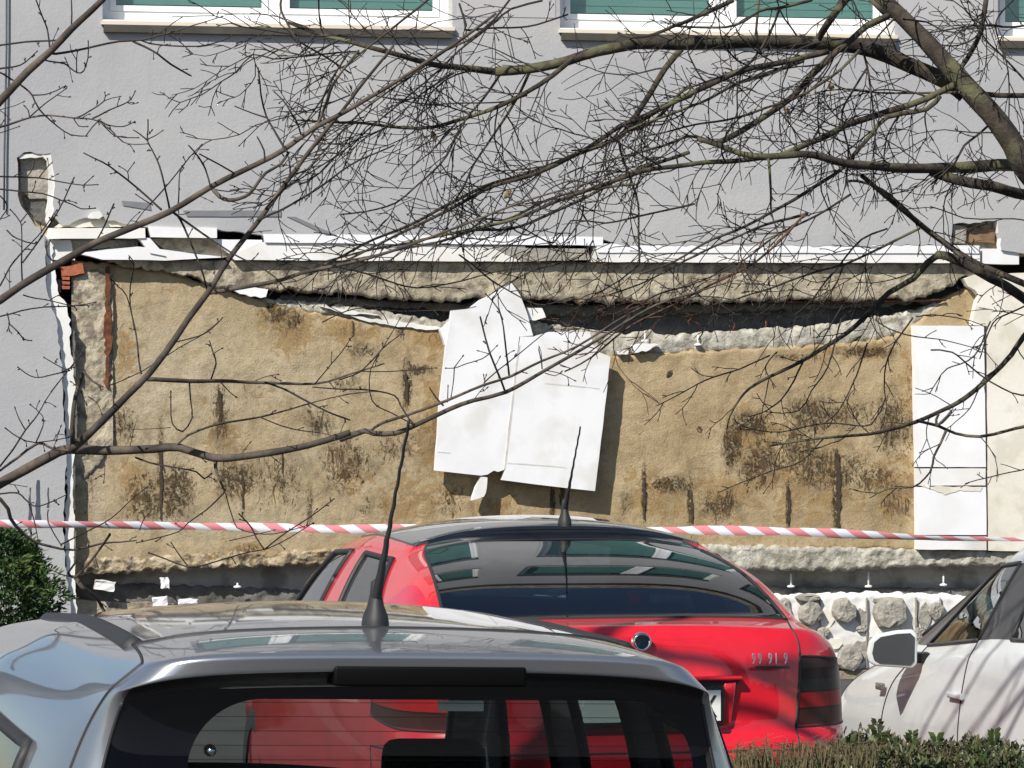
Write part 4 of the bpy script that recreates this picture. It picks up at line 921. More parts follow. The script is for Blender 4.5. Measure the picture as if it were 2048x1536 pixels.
# ---------------------------------------------------------------- vegetation
def cr_spline(pts, step):
    P = [pts[0]] + list(pts) + [pts[-1]]; out = []
    for i in range(1, len(P)-2):
        p0, p1, p2, p3 = P[i-1], P[i], P[i+1], P[i+2]; L = (p2 - p1).length; n = max(2, int(L/step))
        for j in range(n):
            t = j/n; out.append(.5*((2*p1) + (-p0+p2)*t + (2*p0-5*p1+4*p2-p3)*t*t + (-p0+3*p1-3*p2+p3)*t**3))
    out.append(P[-2]); return out
rt = random.Random(11)
def px_branch(pts, w0, w1, d0, d1, off=(0,0), sc=1.0, wob=.004):
    """traced limb: pixel path (tile coords) with pixel widths and distances from the camera at both ends"""
    q = []; n = len(pts); acc = [0]
    for a, b in zip(pts, pts[1:]): acc.append(acc[-1] + math.hypot(b[0]-a[0], b[1]-a[1]))
    ph = rt.uniform(0, 6)
    for i, (x, y) in enumerate(pts):
        t = acc[i]/acc[-1]; d = d0 + (d1-d0)*t + .10*math.sin(3*t*2+ph) * (0 if n < 4 else 1)
        q.append(AT(x/sc + off[0], y/sc + off[1], d))
    P = cr_spline(q, .035); N = len(P)
    r0 = w0/2/F*d0; r1 = w1/2/F*d1; rr = []
    for i in range(N):
        t = i/(N-1); P[i] = P[i] + Vector((noise.noise(P[i]*6), noise.noise(P[i]*6 + Vector((9,0,0))), noise.noise(P[i]*6 + Vector((0,9,0)))))*wob
        rr.append((r0 + (r1-r0)*t)*(1 + .10*noise.noise(P[i]*14)))
    return P, rr
def grow(mb, buds, P, rr, rd, spacing, ln, depth, ang=(25, 60), sides=4, droop=0, rscale=.5, rmin=.0011, start=.05, bias=None, kink=.35, budp=.5, end=1.0, sub=(.45,.8), subl=.62):
    """side twigs along a limb, each kinking as it grows, with their own side twigs"""
    L = [0]
    for a, b in zip(P, P[1:]): L.append(L[-1] + (b-a).length)
    s = L[-1]*start + rd.uniform(0, spacing); side = rd.choice((1, -1)); view = Vector((0, 1, 0))
    while s < L[-1]*end:
        i = max(1, min(len(P)-2, next((k for k, l in enumerate(L) if l >= s), len(P)-2)))
        t = (P[i+1] - P[i-1]).normalized(); f = s/L[-1]
        a = R(rd.uniform(*ang))*side
        if bias is not None and rd.random() < .6: a = abs(a)*bias
        d = Matrix.Rotation(a, 3, view) @ t; d = d + Vector((0, rd.uniform(-.45,.45), 0)); d.normalize()
        l = ln*rd.uniform(.35, 1.15)*(1 - .45*f); n = max(4, int(l/.025)); pts = [P[i].copy()]; r0 = max(rmin*1.3, min(rr[i]*rscale, .0010 + l*.008)); step = l/n
        cur = rd.uniform(-1, 1)*.14
        for k in range(n):
            d = Matrix.Rotation(cur + rd.gauss(0, kink*.28), 3, view) @ d; d = d + Vector((0, rd.gauss(0, .06), -droop*.05)); d.normalize(); pts.append(pts[-1] + d*step)
        rs = [r0 + (rmin - r0)*(k/n)**.8 for k in range(n+1)]
        mb.tube(pts, rs, sides, 0, False)
        if buds is not None:
            if rd.random() < budp: buds.append((pts[-1], d))
            for k in range(2, n, 3):
                if rd.random() < budp*.5: buds.append((pts[k], Vector((rd.uniform(-1,1), 0, rd.uniform(-1,1)))))
        if depth > 1 and l > .05: grow(mb, buds, pts, rs, rd, spacing*rd.uniform(*sub), l*subl, depth-1, ang, 3, droop, .75, rmin*.9, .15, None, kink, budp, 1.0, sub, subl)
        side = -side; s += spacing*rd.uniform(.5, 1.5)
def bud_mesh(mb, buds, size=.0045):
    for p, d in buds:
        d = d.normalized() if d.length > 0 else Vector((0,0,1)); mb.tube([p - d*size*.6, p + d*size*.5, p + d*size*1.6], [size*.35, size*.62, size*.08], 4, 0, False)
K = 2.926
T1, T2, T3, T4, T5, T6, T7 = (0,0), (680,0), (1348,0), (0,420), (680,500), (1348,420), (0,900)

# ---- left tree: smooth brown limbs, few twigs with buds ----
LT = empty('bare_tree', AT(-420, 1500, 11.0), 0, 'bare smooth-barked tree at the left with long brown limbs over the silver car', 'tree')
LT.location.z = 0
def child_of(o, root): o.parent = root; o.matrix_parent_inverse = Matrix.Translation(-root.location); return o
LM = []   # (tile, pts, w0, w1, d0, d1, twigs)
def lb(tile, pts, w0, w1, d0=11.0, d1=11.0, tw=0, ln=.18): LM.append((tile, pts, w0, w1, d0, d1, tw, ln))
lb(T1, [(-1250,1500),(-600,1050),(-150,740),(0,590),(160,420),(300,300),(420,170),(600,0),(760,-190),(900,-420)], 26, 10, 11.0, 10.6, .16, .16)
lb(T4, [(-1230,1500),(-700,980),(-150,610),(0,530),(130,440),(350,310),(560,190),(800,90),(990,10),(1240,-140),(1500,-270),(1660,-355),(1840,-480),(2048,-590),(2300,-740),(2470,-850),(2700,-1000),(2900,-1150)], 23, 5.5, 11.0, 10.4, .14, .14)
lb(T4, [(-1230,2250),(-500,1860),(0,1600),(150,1520),(300,1440),(400,1400),(600,1410),(900,1395),(1050,1390),(1250,1450),(1500,1430),(1800,1380),(2048,1300)], 28, 12, 11.0, 11.1, .12, .12)
lb(T5, [(0,1110),(150,1060),(200,1075),(330,1072),(450,1020),(640,930),(780,880),(970,830),(1200,705),(1400,590),(1560,490),(1850,320),(2048,260),(2300,180)], 12, 3, 11.1, 11.3, .11, .12)
lb(T5, [(175,1065),(250,1010),(400,960),(620,880),(840,790),(1000,740),(1180,650),(1390,560),(1600,430),(1780,330)], 6.5, 4, 11.1, 11.0)
lb(T4, [(420,1400),(600,1230),(750,1080),(870,960),(1000,790),(1100,640),(1220,480),(1350,270),(1500,80),(1560,0),(1800,-330),(2048,-640),(2300,-960)], 16, 5, 11.0, 10.6, .13, .14)
lb(T4, [(1230,485),(1400,460),(1640,410),(1760,370),(2048,310),(2300,240),(2700,90),(3100,-60),(3500,-170)], 9, 3, 10.9, 10.7, .08, .12)
lb(T4, [(425,1380),(418,1290),(430,1150),(455,1040),(490,950)], 10, 8, 11.0, 10.9)
lb(T4, [(490,945),(540,1000),(605,1032)], 6, 3, 10.9, 10.8)
lb(T4, [(840,990),(1100,1000),(1350,1005),(1550,1010),(1840,1020),(2048,960),(2250,900)], 9.5, 3, 11.0, 11.1, .12, .13)
lb(T4, [(1555,1010),(1650,1045),(1800,1120),(1920,1180),(2045,1228)], 5, 3, 11.0, 11.0)
lb(T4, [(1840,1020),(1940,900),(2000,830),(2060,740)], 3.2, 1.6)
lb(T4, [(1235,1000),(1262,900),(1245,840),(1225,770)], 3.5, 2.4)
lb(T4, [(830,960),(815,880),(790,700),(762,560),(762,450),(782,320),(760,275)], 4.2, 2)
lb(T4, [(790,700),(740,500),(690,450),(650,400)], 3.0, 2)
lb(T4, [(1000,775),(1150,742),(1240,690),(1300,632)], 3.2, 1.8)
lb(T4, [(960,860),(1060,800),(1180,730),(1290,640)], 2.6, 1.6)
lb(T4, [(640,1025),(750,980),(870,920),(980,850)], 2.8, 1.8)
lb(T4, [(1040,1375),(1100,1320),(1250,1260),(1400,1232),(1520,1210),(1700,1165),(1850,1120),(2048,1075),(2200,1060)], 5.2, 2, 11.1, 11.2, .12, .10)
lb(T4, [(1520,1212),(1640,1262),(1740,1290),(1860,1305),(1980,1330)], 3, 1.6)
lb(T4, [(1110,1008),(1118,1120),(1124,1218),(1068,1300),(1006,1252),(1000,1150),(1000,1062)], 3.6, 2.6)
lb(T4, [(1000,1275),(900,1280),(780,1284)], 1.8, 1.2)
lb(T4, [(1210,480),(1190,385),(1130,225),(1080,100),(1040,30),(1000,5)], 3.6, 5, 10.9, 10.7)
lb(T4, [(1000,5),(1150,110),(1340,240),(1560,360),(1650,440),(1760,560)], 5, 1.8, 10.7, 10.7, .12, .08)
lb(T4, [(-900,800),(-300,660),(0,622),(120,590),(250,572),(430,565),(555,540)], 5, 2.2)
lb(T4, [(135,495),(200,515),(320,540),(430,565),(540,555)], 3.2, 1.8)
lb(T4, [(40,600),(55,660),(45,700)], 3, 2.4); lb(T4, [(50,660),(100,705),(145,755),(185,762)], 3, 2.6)
lb(T4, [(0,1502),(80,1400),(150,1290),(220,1195),(262,1120),(300,1062)], 4.2, 2)
lb(T4, [(0,1525),(100,1455),(220,1365),(310,1395),(405,1405)], 5.4, 6)
lb(T4, [(210,1360),(250,1270),(245,1200),(178,1140)], 3, 1.6); lb(T4, [(150,1290),(110,1220),(88,1162)], 2.8, 1.8); lb(T4, [(30,1275),(110,1330),(210,1360),(400,1330)], 3, 2)
lb(T4, [(410,940),(330,960),(205,975),(105,920)], 3, 2); lb(T4, [(470,850),(430,900),(385,935),(260,860)], 3.2, 2); lb(T4, [(300,1062),(400,935),(470,845)], 3, 2); lb(T4, [(500,940),(430,920),(395,930)], 2.8, 2)
lb(T4, [(450,1010),(480,1080),(505,1135)], 2.6, 1.6); lb(T4, [(515,1090),(570,1130),(595,1190)], 2.2, 1.4)
lb(T4, [(-60,500),(0,440),(60,330),(140,230),(220,150),(330,0)], 4, 2); lb(T4, [(128,430),(125,300),(125,150),(118,70),(60,0)], 3.4, 2.4)
lb(T4, [(118,70),(150,30),(175,0)], 3, 2); lb(T4, [(38,118),(95,165),(200,195),(240,150)], 3.4, 2); lb(T4, [(370,352),(280,265),(272,190)], 4, 2.4)
# upper left twigs
lb(T1, [(290,310),(330,316),(450,295),(560,270),(700,245),(830,235),(940,205),(1000,190),(1150,140),(1300,95)], 5.6, 2, 10.9, 10.8)
lb(T1, [(780,245),(870,285),(925,315),(1000,375),(1112,442)], 5, 3.6, 10.9, 10.8); lb(T1, [(925,315),(935,275),(975,262)], 2.6, 1.8)
lb(T1, [(830,238),(920,262),(1160,268),(1300,240),(1360,208)], 4, 2, 10.9, 10.8)
lb(T1, [(295,290),(275,170),(245,95),(210,0)], 4, 2.6); lb(T1, [(418,165),(420,80),(415,0)], 3.8, 2.6)
lb(T1, [(-60,270),(0,262),(150,245),(330,238),(370,225)], 4.4, 4); lb(T1, [(-80,410),(0,398),(90,390),(150,365),(215,300)], 4.2, 2.2)
lb(T1, [(235,340),(285,358),(370,370),(405,395),(450,425),(490,415),(515,340),(515,250)], 4, 2.2); lb(T1, [(450,425),(450,350),(455,310)], 3, 2); lb(T1, [(405,390),(385,345)], 3, 2)
lb(T1, [(90,470),(150,520),(190,560),(230,640),(330,735),(410,790),(500,798)], 4.2, 2.2); lb(T1, [(190,555),(260,552),(330,530),(382,500)], 3, 2.2); lb(T1, [(-40,420),(0,425),(60,455),(120,495)], 3.4, 3.4)
lb(T1, [(-600,900),(-200,790),(0,742),(90,715),(180,687),(290,675),(440,690),(500,690),(570,705),(650,760),(720,830),(790,845),(860,842)], 5.5, 2)
lb(T1, [(440,690),(520,650),(605,592),(610,540)], 3.4, 2.2); lb(T1, [(605,590),(650,575),(695,568)], 2.2, 1.5)
lb(T1, [(540,690),(650,640),(740,602),(775,570),(790,540)], 3.4, 2.2); lb(T1, [(740,600),(770,612),(800,605)], 2, 1.4)
lb(T1, [(172,688),(270,600),(382,520)], 3, 2); lb(T1, [(172,688),(165,650),(145,625)], 2.8, 2)
lb(T1, [(570,700),(640,732),(720,740),(790,712)], 3, 2); lb(T1, [(590,720),(650,780),(710,802),(810,805)], 2.6, 2.2); lb(T1, [(500,798),(540,740),(580,700)], 2.8, 2.2); lb(T1, [(430,692),(460,735),(505,738)], 2.6, 2)
lb(T1, [(-200,850),(0,780),(60,760),(110,740)], 2.6, 1.8)
lb(T1, [(-500,1010),(0,1035),(110,1034),(230,1040),(330,1060),(400,1072),(480,1082),(568,1082)], 4.2, 2); lb(T1, [(230,1038),(265,990),(300,955)], 3, 2); lb(T1, [(158,1036),(195,985),(200,950)], 2.8, 1.8); lb(T1, [(490,1082),(540,1038)], 2.4, 1.6)
lb(T1, [(-300,1090),(0,1110),(120,1120),(250,1132),(340,1165),(430,1200),(480,1222),(555,1215)], 4, 2.2)
lb(T1, [(-150,1500),(0,1280),(40,1210),(0,1150),(-80,1100)], 3.4, 2); lb(T1, [(130,1536),(230,1400),(340,1230),(395,1120),(430,1040)], 4, 2.6)
lb(T1, [(990,1220),(960,1080),(930,970),(890,880),(862,820),(868,760),(868,708)], 4.6, 2.4); lb(T1, [(862,820),(820,785),(790,765)], 3.6, 2.2); lb(T1, [(862,815),(910,795),(948,770)], 2.6, 1.6)
lb(T1, [(945,1225),(860,1150),(750,1060),(640,970),(560,930),(497,898)], 4.6, 2.6, 10.8, 10.7); lb(T1, [(750,1055),(745,1005),(700,975)], 2.8, 1.6); lb(T1, [(745,1005),(780,955)], 2.6, 1.6)
lb(T1, [(885,1190),(970,1090),(1060,980),(1130,900),(1180,850)], 3.4, 2); lb(T1, [(1040,1200),(1045,1100),(1050,1010),(1075,965)], 3.2, 1.8); lb(T1, [(1040,1190),(1045,1255),(1095,1245)], 2.6, 2)
lb(T1, [(560,1420),(600,1340),(640,1260),(668,1195)], 3.4, 3.2); lb(T1, [(790,1310),(840,1240),(950,1110)], 2.6, 1.6); lb(T1, [(895,1200),(850,1175),(800,1142)], 3.2, 2.2)
lb(T1, [(1232,1092),(1200,985),(1160,920),(1108,860)], 4.2, 3, 10.7, 10.6); lb(T1, [(1390,1025),(1280,960),(1172,905)], 4, 3, 10.7, 10.6)
lb(T1, [(1240,1100),(1285,1150),(1340,1172),(1400,1165),(1460,1135),(1510,1070),(1560,1010),(1640,960),(1690,890)], 9, 5, 10.7, 10.6)
lb(T1, [(1685,890),(1640,820),(1600,750),(1560,680),(1530,560),(1508,400)], 5, 3, 10.6, 10.5); lb(T1, [(1560,690),(1480,665),(1385,628)], 3.4, 2.4, 10.6, 10.6)
lb(T1, [(1765,790),(1740,720),(1700,650),(1660,590),(1608,540)], 4, 2.8, 10.6, 10.5); lb(T1, [(1550,940),(1548,880),(1512,808)], 4, 3, 10.6, 10.6)
lb(T1, [(1850,740),(1880,680),(1900,620),(1960,480),(2048,360),(2100,300)], 6, 5, 10.6, 10.5)
lb(T1, [(1245,1105),(1340,1120),(1420,1105)], 2.8, 1.8); lb(T1, [(1515,1290),(1560,1215),(1690,1060),(1690,920)], 5, 3, 10.8, 10.7)
lb(T1, [(1510,1290),(1590,1250),(1660,1222),(1850,1110),(2048,970),(2300,850)], 5, 3, 10.8, 10.7, .12, .1)
lb(T5, [(990,735),(975,620),(955,450),(920,340),(855,260)], 4.6, 2.6, 11.1, 11.0); lb(T5, [(968,828),(930,740),(880,620),(850,520),(818,398)], 5, 3.4, 11.1, 11.0)
lb(T5, [(870,612),(830,640),(750,665),(670,690),(620,690)], 2.6, 1.8); lb(T5, [(670,690),(665,760),(650,850)], 2.6, 1.8); lb(T5, [(670,690),(718,625)], 2.6, 1.6); lb(T5, [(870,612),(915,568)], 2.2, 1.4); lb(T5, [(870,612),(810,595)], 2.2, 1.4)
lb(T5, [(1185,700),(1180,650),(1166,590)], 3, 2.4); lb(T5, [(605,910),(560,860),(528,812)], 4.4, 3); lb(T5, [(628,890),(632,800)], 2.6, 1.8); lb(T5, [(1200,722),(1260,738),(1295,715)], 2.4, 1.4)
lb(T5, [(845,775),(930,700),(1050,610),(1220,465),(1290,420)], 3, 1.8, 11.1, 11.0); lb(T5, [(845,775),(838,738)], 2.6, 1.8)
lb(T5, [(435,1020),(400,980),(350,900),(320,850),(200,820),(0,812),(-150,800)], 3.6, 2.6); lb(T5, [(430,1020),(300,950),(190,880),(180,700),(260,560),(350,400)], 2.8, 1.8)
lb(T5, [(0,758),(120,710),(250,575),(350,500),(420,400)], 3.2, 2); lb(T5, [(120,710),(300,712),(560,690)], 2.6, 1.6)
lb(T6, [(1540,1262),(1600,1200),(1620,1170)], 6, 5, 12, 12)
# lower-left hanging limb (sunlit) and its twigs
lb(T7, [(-900,160),(-300,220),(0,290),(60,400),(120,470),(200,530),(300,562),(430,582),(600,545),(700,540),(800,530)], 12, 2.5)
lb(T7, [(-60,250),(0,258),(100,252),(170,310),(230,330),(390,262)], 4, 2.2); lb(T7, [(170,315),(205,420),(225,520)], 3.4, 2); lb(T7, [(285,345),(285,420),(360,552)], 2.6, 2.6)
lb(T7, [(360,550),(500,480),(650,398),(780,280),(860,215)], 3.6, 1.8); lb(T7, [(820,470),(845,400),(910,330)], 2.4, 1.8); lb(T7, [(450,580),(440,660),(400,720),(440,745)], 4, 5)
lb(T7, [(642,492),(590,570),(530,650),(470,715),(440,745)], 5.4, 5); lb(T7, [(440,745),(475,800),(520,830),(570,870),(600,925),(640,1010)], 9, 6); lb(T7, [(440,740),(380,735),(300,700)], 4, 2)
lb(T7, [(1262,55),(1262,110),(1285,180),(1318,242)], 8, 3); lb(T7, [(1318,242),(1240,320),(1180,372),(1100,430),(1050,478),(900,520),(800,540)], 3.4, 1.8); lb(T7, [(1320,250),(1370,420),(1420,470),(1600,490),(1830,432)], 2.6, 1.8)
lb(T7, [(790,42),(870,70),(945,92),(1050,110),(1150,130),(1195,168),(1235,140)], 4, 3); lb(T7, [(870,600),(960,630),(1100,680),(1200,668),(1300,640),(1450,600),(1560,580),(1700,510),(1830,428)], 3.6, 2)
lb(T7, [(1100,678),(1050,610),(1010,548)], 3.4, 2.4); lb(T7, [(1548,582),(1500,510),(1460,440),(1400,370)], 3.6, 2.6); lb(T7, [(1548,582),(1650,500),(1800,400),(1955,290)], 3.4, 2); lb(T7, [(1340,530),(1450,505),(1600,470)], 2.4, 1.6)
tw = MB(); buds = []; rdL = random.Random(21); thin = MB()
for tile, pts, w0, w1, d0, d1, sp_, ln in LM:
    P, rr = px_branch(pts, w0, w1, d0, d1, tile, K, .003)
    if w0 >= 8.5:
        mb = MB(); mb.tube(P, rr, 10, 0, True); child_of(mb.build('branch', M['bark_left']), LT)
    elif w0 >= 3.4:
        mb = MB(); mb.tube(P, rr, 6, 0, False); child_of(mb.build('branchlet', M['bark_left'] if w0 > 5 else M['twig']), LT)
    else: thin.tube(P, rr, 5, 0, False)
    if w0 < 6: buds.append((P[-1], P[-1]-P[-2]))
    if w0 < 6 and len(P) > 6:
        for k in range(4, len(P)-2, 7): buds.append((P[k], Vector((rdL.uniform(-1,1),0,rdL.uniform(-1,1)))))
    if sp_: grow(tw, buds, P, rr, rdL, sp_*1.5, ln, 2, (35, 70), 4, 0, .35, .0012, .3, None, .2, .8)
    elif w0 > 2.9: grow(tw, buds, P, rr, rdL, .11, .05, 1, (35, 65), 4, 0, .6, .0012, .35, None, .2, .9)
o = child_of(tw.build('twigs', M['twig']), LT); o['kind'] = 'stuff'
o = child_of(thin.build('fine_branches', M['twig']), LT); o['kind'] = 'stuff'
mb = MB(); bud_mesh(mb, buds); o = child_of(mb.build('buds', M['bud']), LT); o['kind'] = 'stuff'
b0 = AT(-420, 1500, 11.0); tr = [Vector((b0.x-.05, 11.0, 0)), Vector((b0.x, 11.0, .5)), Vector((b0.x-.02, 11.0, 1.2)), Vector((b0.x+.03, 11.0, 2.0)), Vector((b0.x, 11.02, 2.8)), Vector((b0.x+.1, 11.0, 3.8)), Vector((b0.x+.3, 10.9, 5.0))]
P = cr_spline(tr, .06); mb = MB(); mb.tube(P, [.11 - .085*i/len(P) for i in range(len(P))], 14); child_of(mb.build('trunk', M['bark_left']), LT)

# ---- right tree: dark mossy limbs with a dense net of fine twigs ----
RT = empty('bare_tree', (2.15, 12.2, 0), 0, 'old bare tree at the right with mossy limbs and dense fine twigs', 'tree')
RM = []
def rb(tile, pts, w0, w1, d0=12.0, d1=11.8, sp_=.055, ln=.20, m='r', dep=3): RM.append((tile, pts, w0, w1, d0, d1, sp_, ln, m, dep))
rb(T3, [(2700,2600),(2500,1900),(2250,1250),(2048,960),(1985,850),(1850,660),(1735,540),(1640,425),(1500,260),(1330,90),(1210,-20),(1000,-250)], 74, 19, 12.2, 12.0, .12, .22)
rb(T3, [(1700,560),(1590,480),(1400,390),(1250,320),(1080,270),(800,250),(500,245),(200,248),(0,255),(-250,262),(-450,300),(-620,355),(-850,400),(-1050,415)], 29, 15, 12.1, 11.6, .07, .22)
rb(T2, [(910,415),(720,402),(500,372),(300,312),(100,252),(0,225),(-120,200),(-300,130)], 13, 5, 11.6, 11.4, .06, .2)
rb(T2, [(0,225),(-120,290),(-210,320),(-380,280),(-480,240)], 4.5, 2, 11.4, 11.3, .07, .12)
rb(T3, [(2300,940),(2048,965),(1900,960),(1650,985),(1400,985),(1200,978),(1030,957),(880,925),(750,905),(560,910),(400,900),(250,850),(130,820)], 24, 8, 12.1, 11.7, .06, .2)
rb(T3, [(2400,1250),(2048,1135),(1850,1082),(1650,1052),(1500,1008)], 20, 17, 12.3, 12.0, .1, .15)
rb(T3, [(560,915),(300,945),(0,972),(-300,1040),(-650,1160),(-900,1270),(-1150,1335),(-1400,1380),(-1700,1450),(-2048,1530)], 10, 3, 11.7, 11.4)
rb(T3, [(1250,90),(1130,150),(1040,230),(950,300),(800,440),(700,560),(550,670),(400,760),(250,845)], 12, 10, 12.0, 11.7)
rb(T3, [(250,845),(120,800),(0,830),(-200,900),(-500,960)], 6, 2.5, 11.7, 11.6)
rb(T3, [(1060,-60),(940,80),(850,210),(820,250)], 14, 11, 11.9, 11.8)
rb(T3, [(1640,500),(1500,570),(1300,640),(1100,700),(900,790),(700,880),(620,905)], 12, 9, 12.0, 11.8)
rb(T3, [(1560,560),(1480,640),(1250,680),(1150,800),(1030,945),(980,1000),(800,1110),(600,1230),(400,1330),(180,1430),(0,1530),(-200,1600)], 9, 3, 11.9, 11.6)
rb(T3, [(1000,270),(880,360),(780,450)], 9, 7, 11.9, 11.8); rb(T3, [(1080,290),(980,400),(860,490),(700,580),(520,640),(300,700),(0,760),(-250,830)], 6, 2.5, 11.8, 11.6)
rb(T3, [(900,300),(760,330),(600,380),(400,420),(200,500),(0,595),(-200,690),(-320,740),(-500,860),(-700,960),(-900,1030),(-1100,1090),(-1300,1190),(-1500,1290),(-1750,1400),(-2040,1540)], 11, 3.5, 11.9, 11.4)
rb(T3, [(760,350),(560,420),(320,520),(160,600),(0,660),(-250,760),(-420,850),(-600,880)], 7, 3, 11.9, 11.6)
rb(T6, [(2400,760),(2048,520),(1900,420),(1750,340),(1600,272),(1545,268)], 20, 14, 12.4, 12.1, .09, .14, 'r', 2)
rb(T6, [(1560,266),(1490,310),(1400,400),(1250,485),(1130,600),(1050,680),(900,790),(750,880),(560,970),(450,1040),(390,1110),(335,1210),(315,1282)], 12, 2.4, 12.1, 12.0, .09, .14, 'r', 2)
rb(T6, [(1100,-200),(1340,0),(1450,90),(1600,210),(1750,305),(2048,430),(2300,560)], 8, 12, 11.9, 12.3, .1, .14)
rb(T3, [(1020,1070),(1080,1065),(1220,1110),(1350,1220),(1420,1290),(1560,1400),(1700,1510)], 4.5, 6, 12, 12, .1, .12)
rb(T6, [(2300,480),(2048,740),(1970,850),(1840,990),(1700,1110),(1560,1180),(1420,1235),(1200,1290),(950,1330),(750,1352),(560,1376)], 11, 3, 12.3, 12.0, .10, .14, 'r', 2)
rb(T6, [(1420,1235),(1540,1262),(1650,1310),(1790,1330),(1950,1290),(2048,1268),(2250,1240)], 6, 5, 12.0, 12.3, .12, .12, 'r', 2)
rb(T6, [(1535,1262),(1530,1225),(1545,1190)], 5, 4, 12, 12, 9)
rb(T6, [(1590,1290),(1560,1370),(1520,1450),(1500,1536),(1400,1620),(1250,1640),(1140,1690)], 5, 1.8, 12, 12, .10, .1, 'r', 2)
rb(T2, [(1360,345),(1170,492),(1000,590),(850,652),(700,702),(550,742),(350,742),(100,722),(0,716),(-250,700)], 9, 3, 11.6, 11.4)
rb(T2, [(935,430),(830,572),(740,700),(650,852),(580,952),(430,1100),(330,1182),(150,1232),(0,1256)], 5.4, 2.4, 11.6, 11.5)
rb(T2, [(1105,425),(1060,532),(980,672),(850,862),(780,962),(700,1122),(640,1222),(625,1400)], 5.4, 2.4, 11.6, 11.5)
rb(T2, [(2000,285),(1900,400),(1820,532),(1720,702),(1650,790),(1560,830),(1400,895),(1250,972),(1100,1032),(900,1090),(700,1192),(500,1292),(300,1392),(0,1532),(-200,1600)], 11, 3, 11.8, 11.4)
rb(T2, [(2048,560),(1900,620),(1760,712),(1680,765)], 9, 7, 11.8, 11.7); rb(T2, [(2048,500),(1980,550),(1850,700),(1700,765)], 6, 6, 11.8, 11.7)
rb(T2, [(2048,890),(1700,1012),(1400,1170),(1200,1270),(1000,1335),(800,1345),(700,1372),(400,1452),(0,1530)], 7, 2.6, 11.7, 11.4)
rb(T2, [(1720,1085),(1400,1112),(1200,1182),(960,1282),(800,1262),(700,1212)], 5, 2.4, 11.7, 11.5)
rb(T3, [(120,1190),(-200,1265),(-400,1300),(-600,1290),(-700,1420),(-900,1330),(-1000,1330)], 4, 2, 11.7, 11.5)
rb(T6, [(1440,110),(1290,190),(1140,262),(1000,320),(850,352),(700,410),(550,470),(400,512),(200,560)], 5, 2.4, 12, 11.8)
rb(T6, [(1250,120),(1100,180),(990,300),(830,500),(700,620)], 4, 2, 12, 11.8)
rb(T6, [(780,20),(600,75),(450,120),(300,190),(150,260),(0,330),(-200,430),(-380,500)], 5.4, 2.4, 11.8, 11.6)
rb(T6, [(760,30),(620,180),(480,300),(350,370),(200,440),(0,545),(-250,680),(-480,860),(-640,940)], 5, 3, 11.8, 11.7, .07, .2, 't')
rb(T6, [(1040,-90),(900,0),(700,100),(560,180),(350,330),(150,420)], 4.4, 2, 11.8, 11.7)
rb(T6, [(2048,60),(1900,45),(1700,40),(1500,-20)], 2.6, 2, 12, 12, .12, .1); rb(T6, [(1850,650),(1750,850),(1600,930),(1540,1000),(1490,1075)], 3.2, 1.8, 12, 12, .1, .08)
rb(T6, [(2060,560),(1920,620),(1860,660),(1820,760),(1780,870)], 3.6, 2, 12, 12, .1, .1, 'r', 2); rb(T6, [(1420,620),(1600,625),(1740,650),(1820,690)], 2.4, 1.6, 12, 12, .1, .08, 'r', 2)
rb(T6, [(1180,640),(1250,690),(1420,740),(1600,770),(1790,810)], 2.6, 1.6, 12, 12, .1, .08, 'r', 2); rb(T6, [(1500,815),(1620,830),(1800,970),(1980,1070),(2060,1080)], 3, 3, 12, 12, .1, .08, 'r', 2)
rb(T6, [(980,560),(870,760),(780,860)], 3, 1.8, 12, 11.9, .08, .1); rb(T6, [(980,640),(900,920),(800,1060),(720,1180),(540,1180)], 3.2, 1.8, 12, 11.9, .1, .1)
rb(T6, [(1400,630),(1300,760),(1240,900),(1230,1050),(1240,1150),(1210,1240)], 3.6, 1.8, 12, 12, .1, .1, 'r', 2); rb(T6, [(1130,770),(1080,930),(1050,1010),(960,1180),(880,1250)], 3.2, 1.8, 12, 12, .1, .1)
rb(T6, [(600,830),(560,870),(540,940),(600,1030)], 3, 1.6, 12, 12, .1, .08); rb(T6, [(560,850),(380,930),(180,1000),(0,1100),(-100,1150)], 3.2, 1.8, 12, 11.9, .09, .1)
rb(T6, [(750,890),(700,1000),(620,1110),(530,1180),(440,1210)], 4, 1.8, 12, 12, .1, .1); rb(T6, [(1240,1100),(1150,1250),(900,1250),(620,1300),(420,1270),(350,1220)], 3, 1.6, 12, 12, .1, .08, 'r', 2)
rb(T7, [(4820,-60),(4700,60),(4500,120),(4350,180),(4200,260)], 2.6, 1.6, 12, 12, .1, .06, 'r', 2)
rb(T7, [(6250,0),(6050,100),(5850,140),(5650,200)], 3, 1.6, 12, 12, .1, .08, 'r', 2)
rb(T3, [(1830,-20),(1790,200),(1720,340),(1650,440)], 9, 8, 12, 12); rb(T3, [(2048,150),(1750,155),(1500,190),(1330,250)], 4, 2, 12.1, 12); rb(T3, [(1340,110),(1480,125),(1560,170),(1700,200)], 4.4, 2, 12, 12)
rb(T3, [(1250,90),(1130,-20)], 10, 6, 12, 12, 9); rb(T3, [(1290,100),(1200,200),(1150,290)], 4, 3, 12, 12); rb(T3, [(1090,260),(1130,400),(1160,600),(1180,900)], 5, 2.4, 11.9, 11.9)
rb(T3, [(1130,400),(1050,520),(985,690),(1020,860),(1025,940)], 4.2, 3.4, 11.9, 11.9); rb(T3, [(1500,620),(1470,680),(1475,810),(1400,900)], 3.6, 1.6, 12, 12); rb(T3, [(1850,730),(1700,850),(1640,960),(1500,1080)], 5, 3, 12, 12)
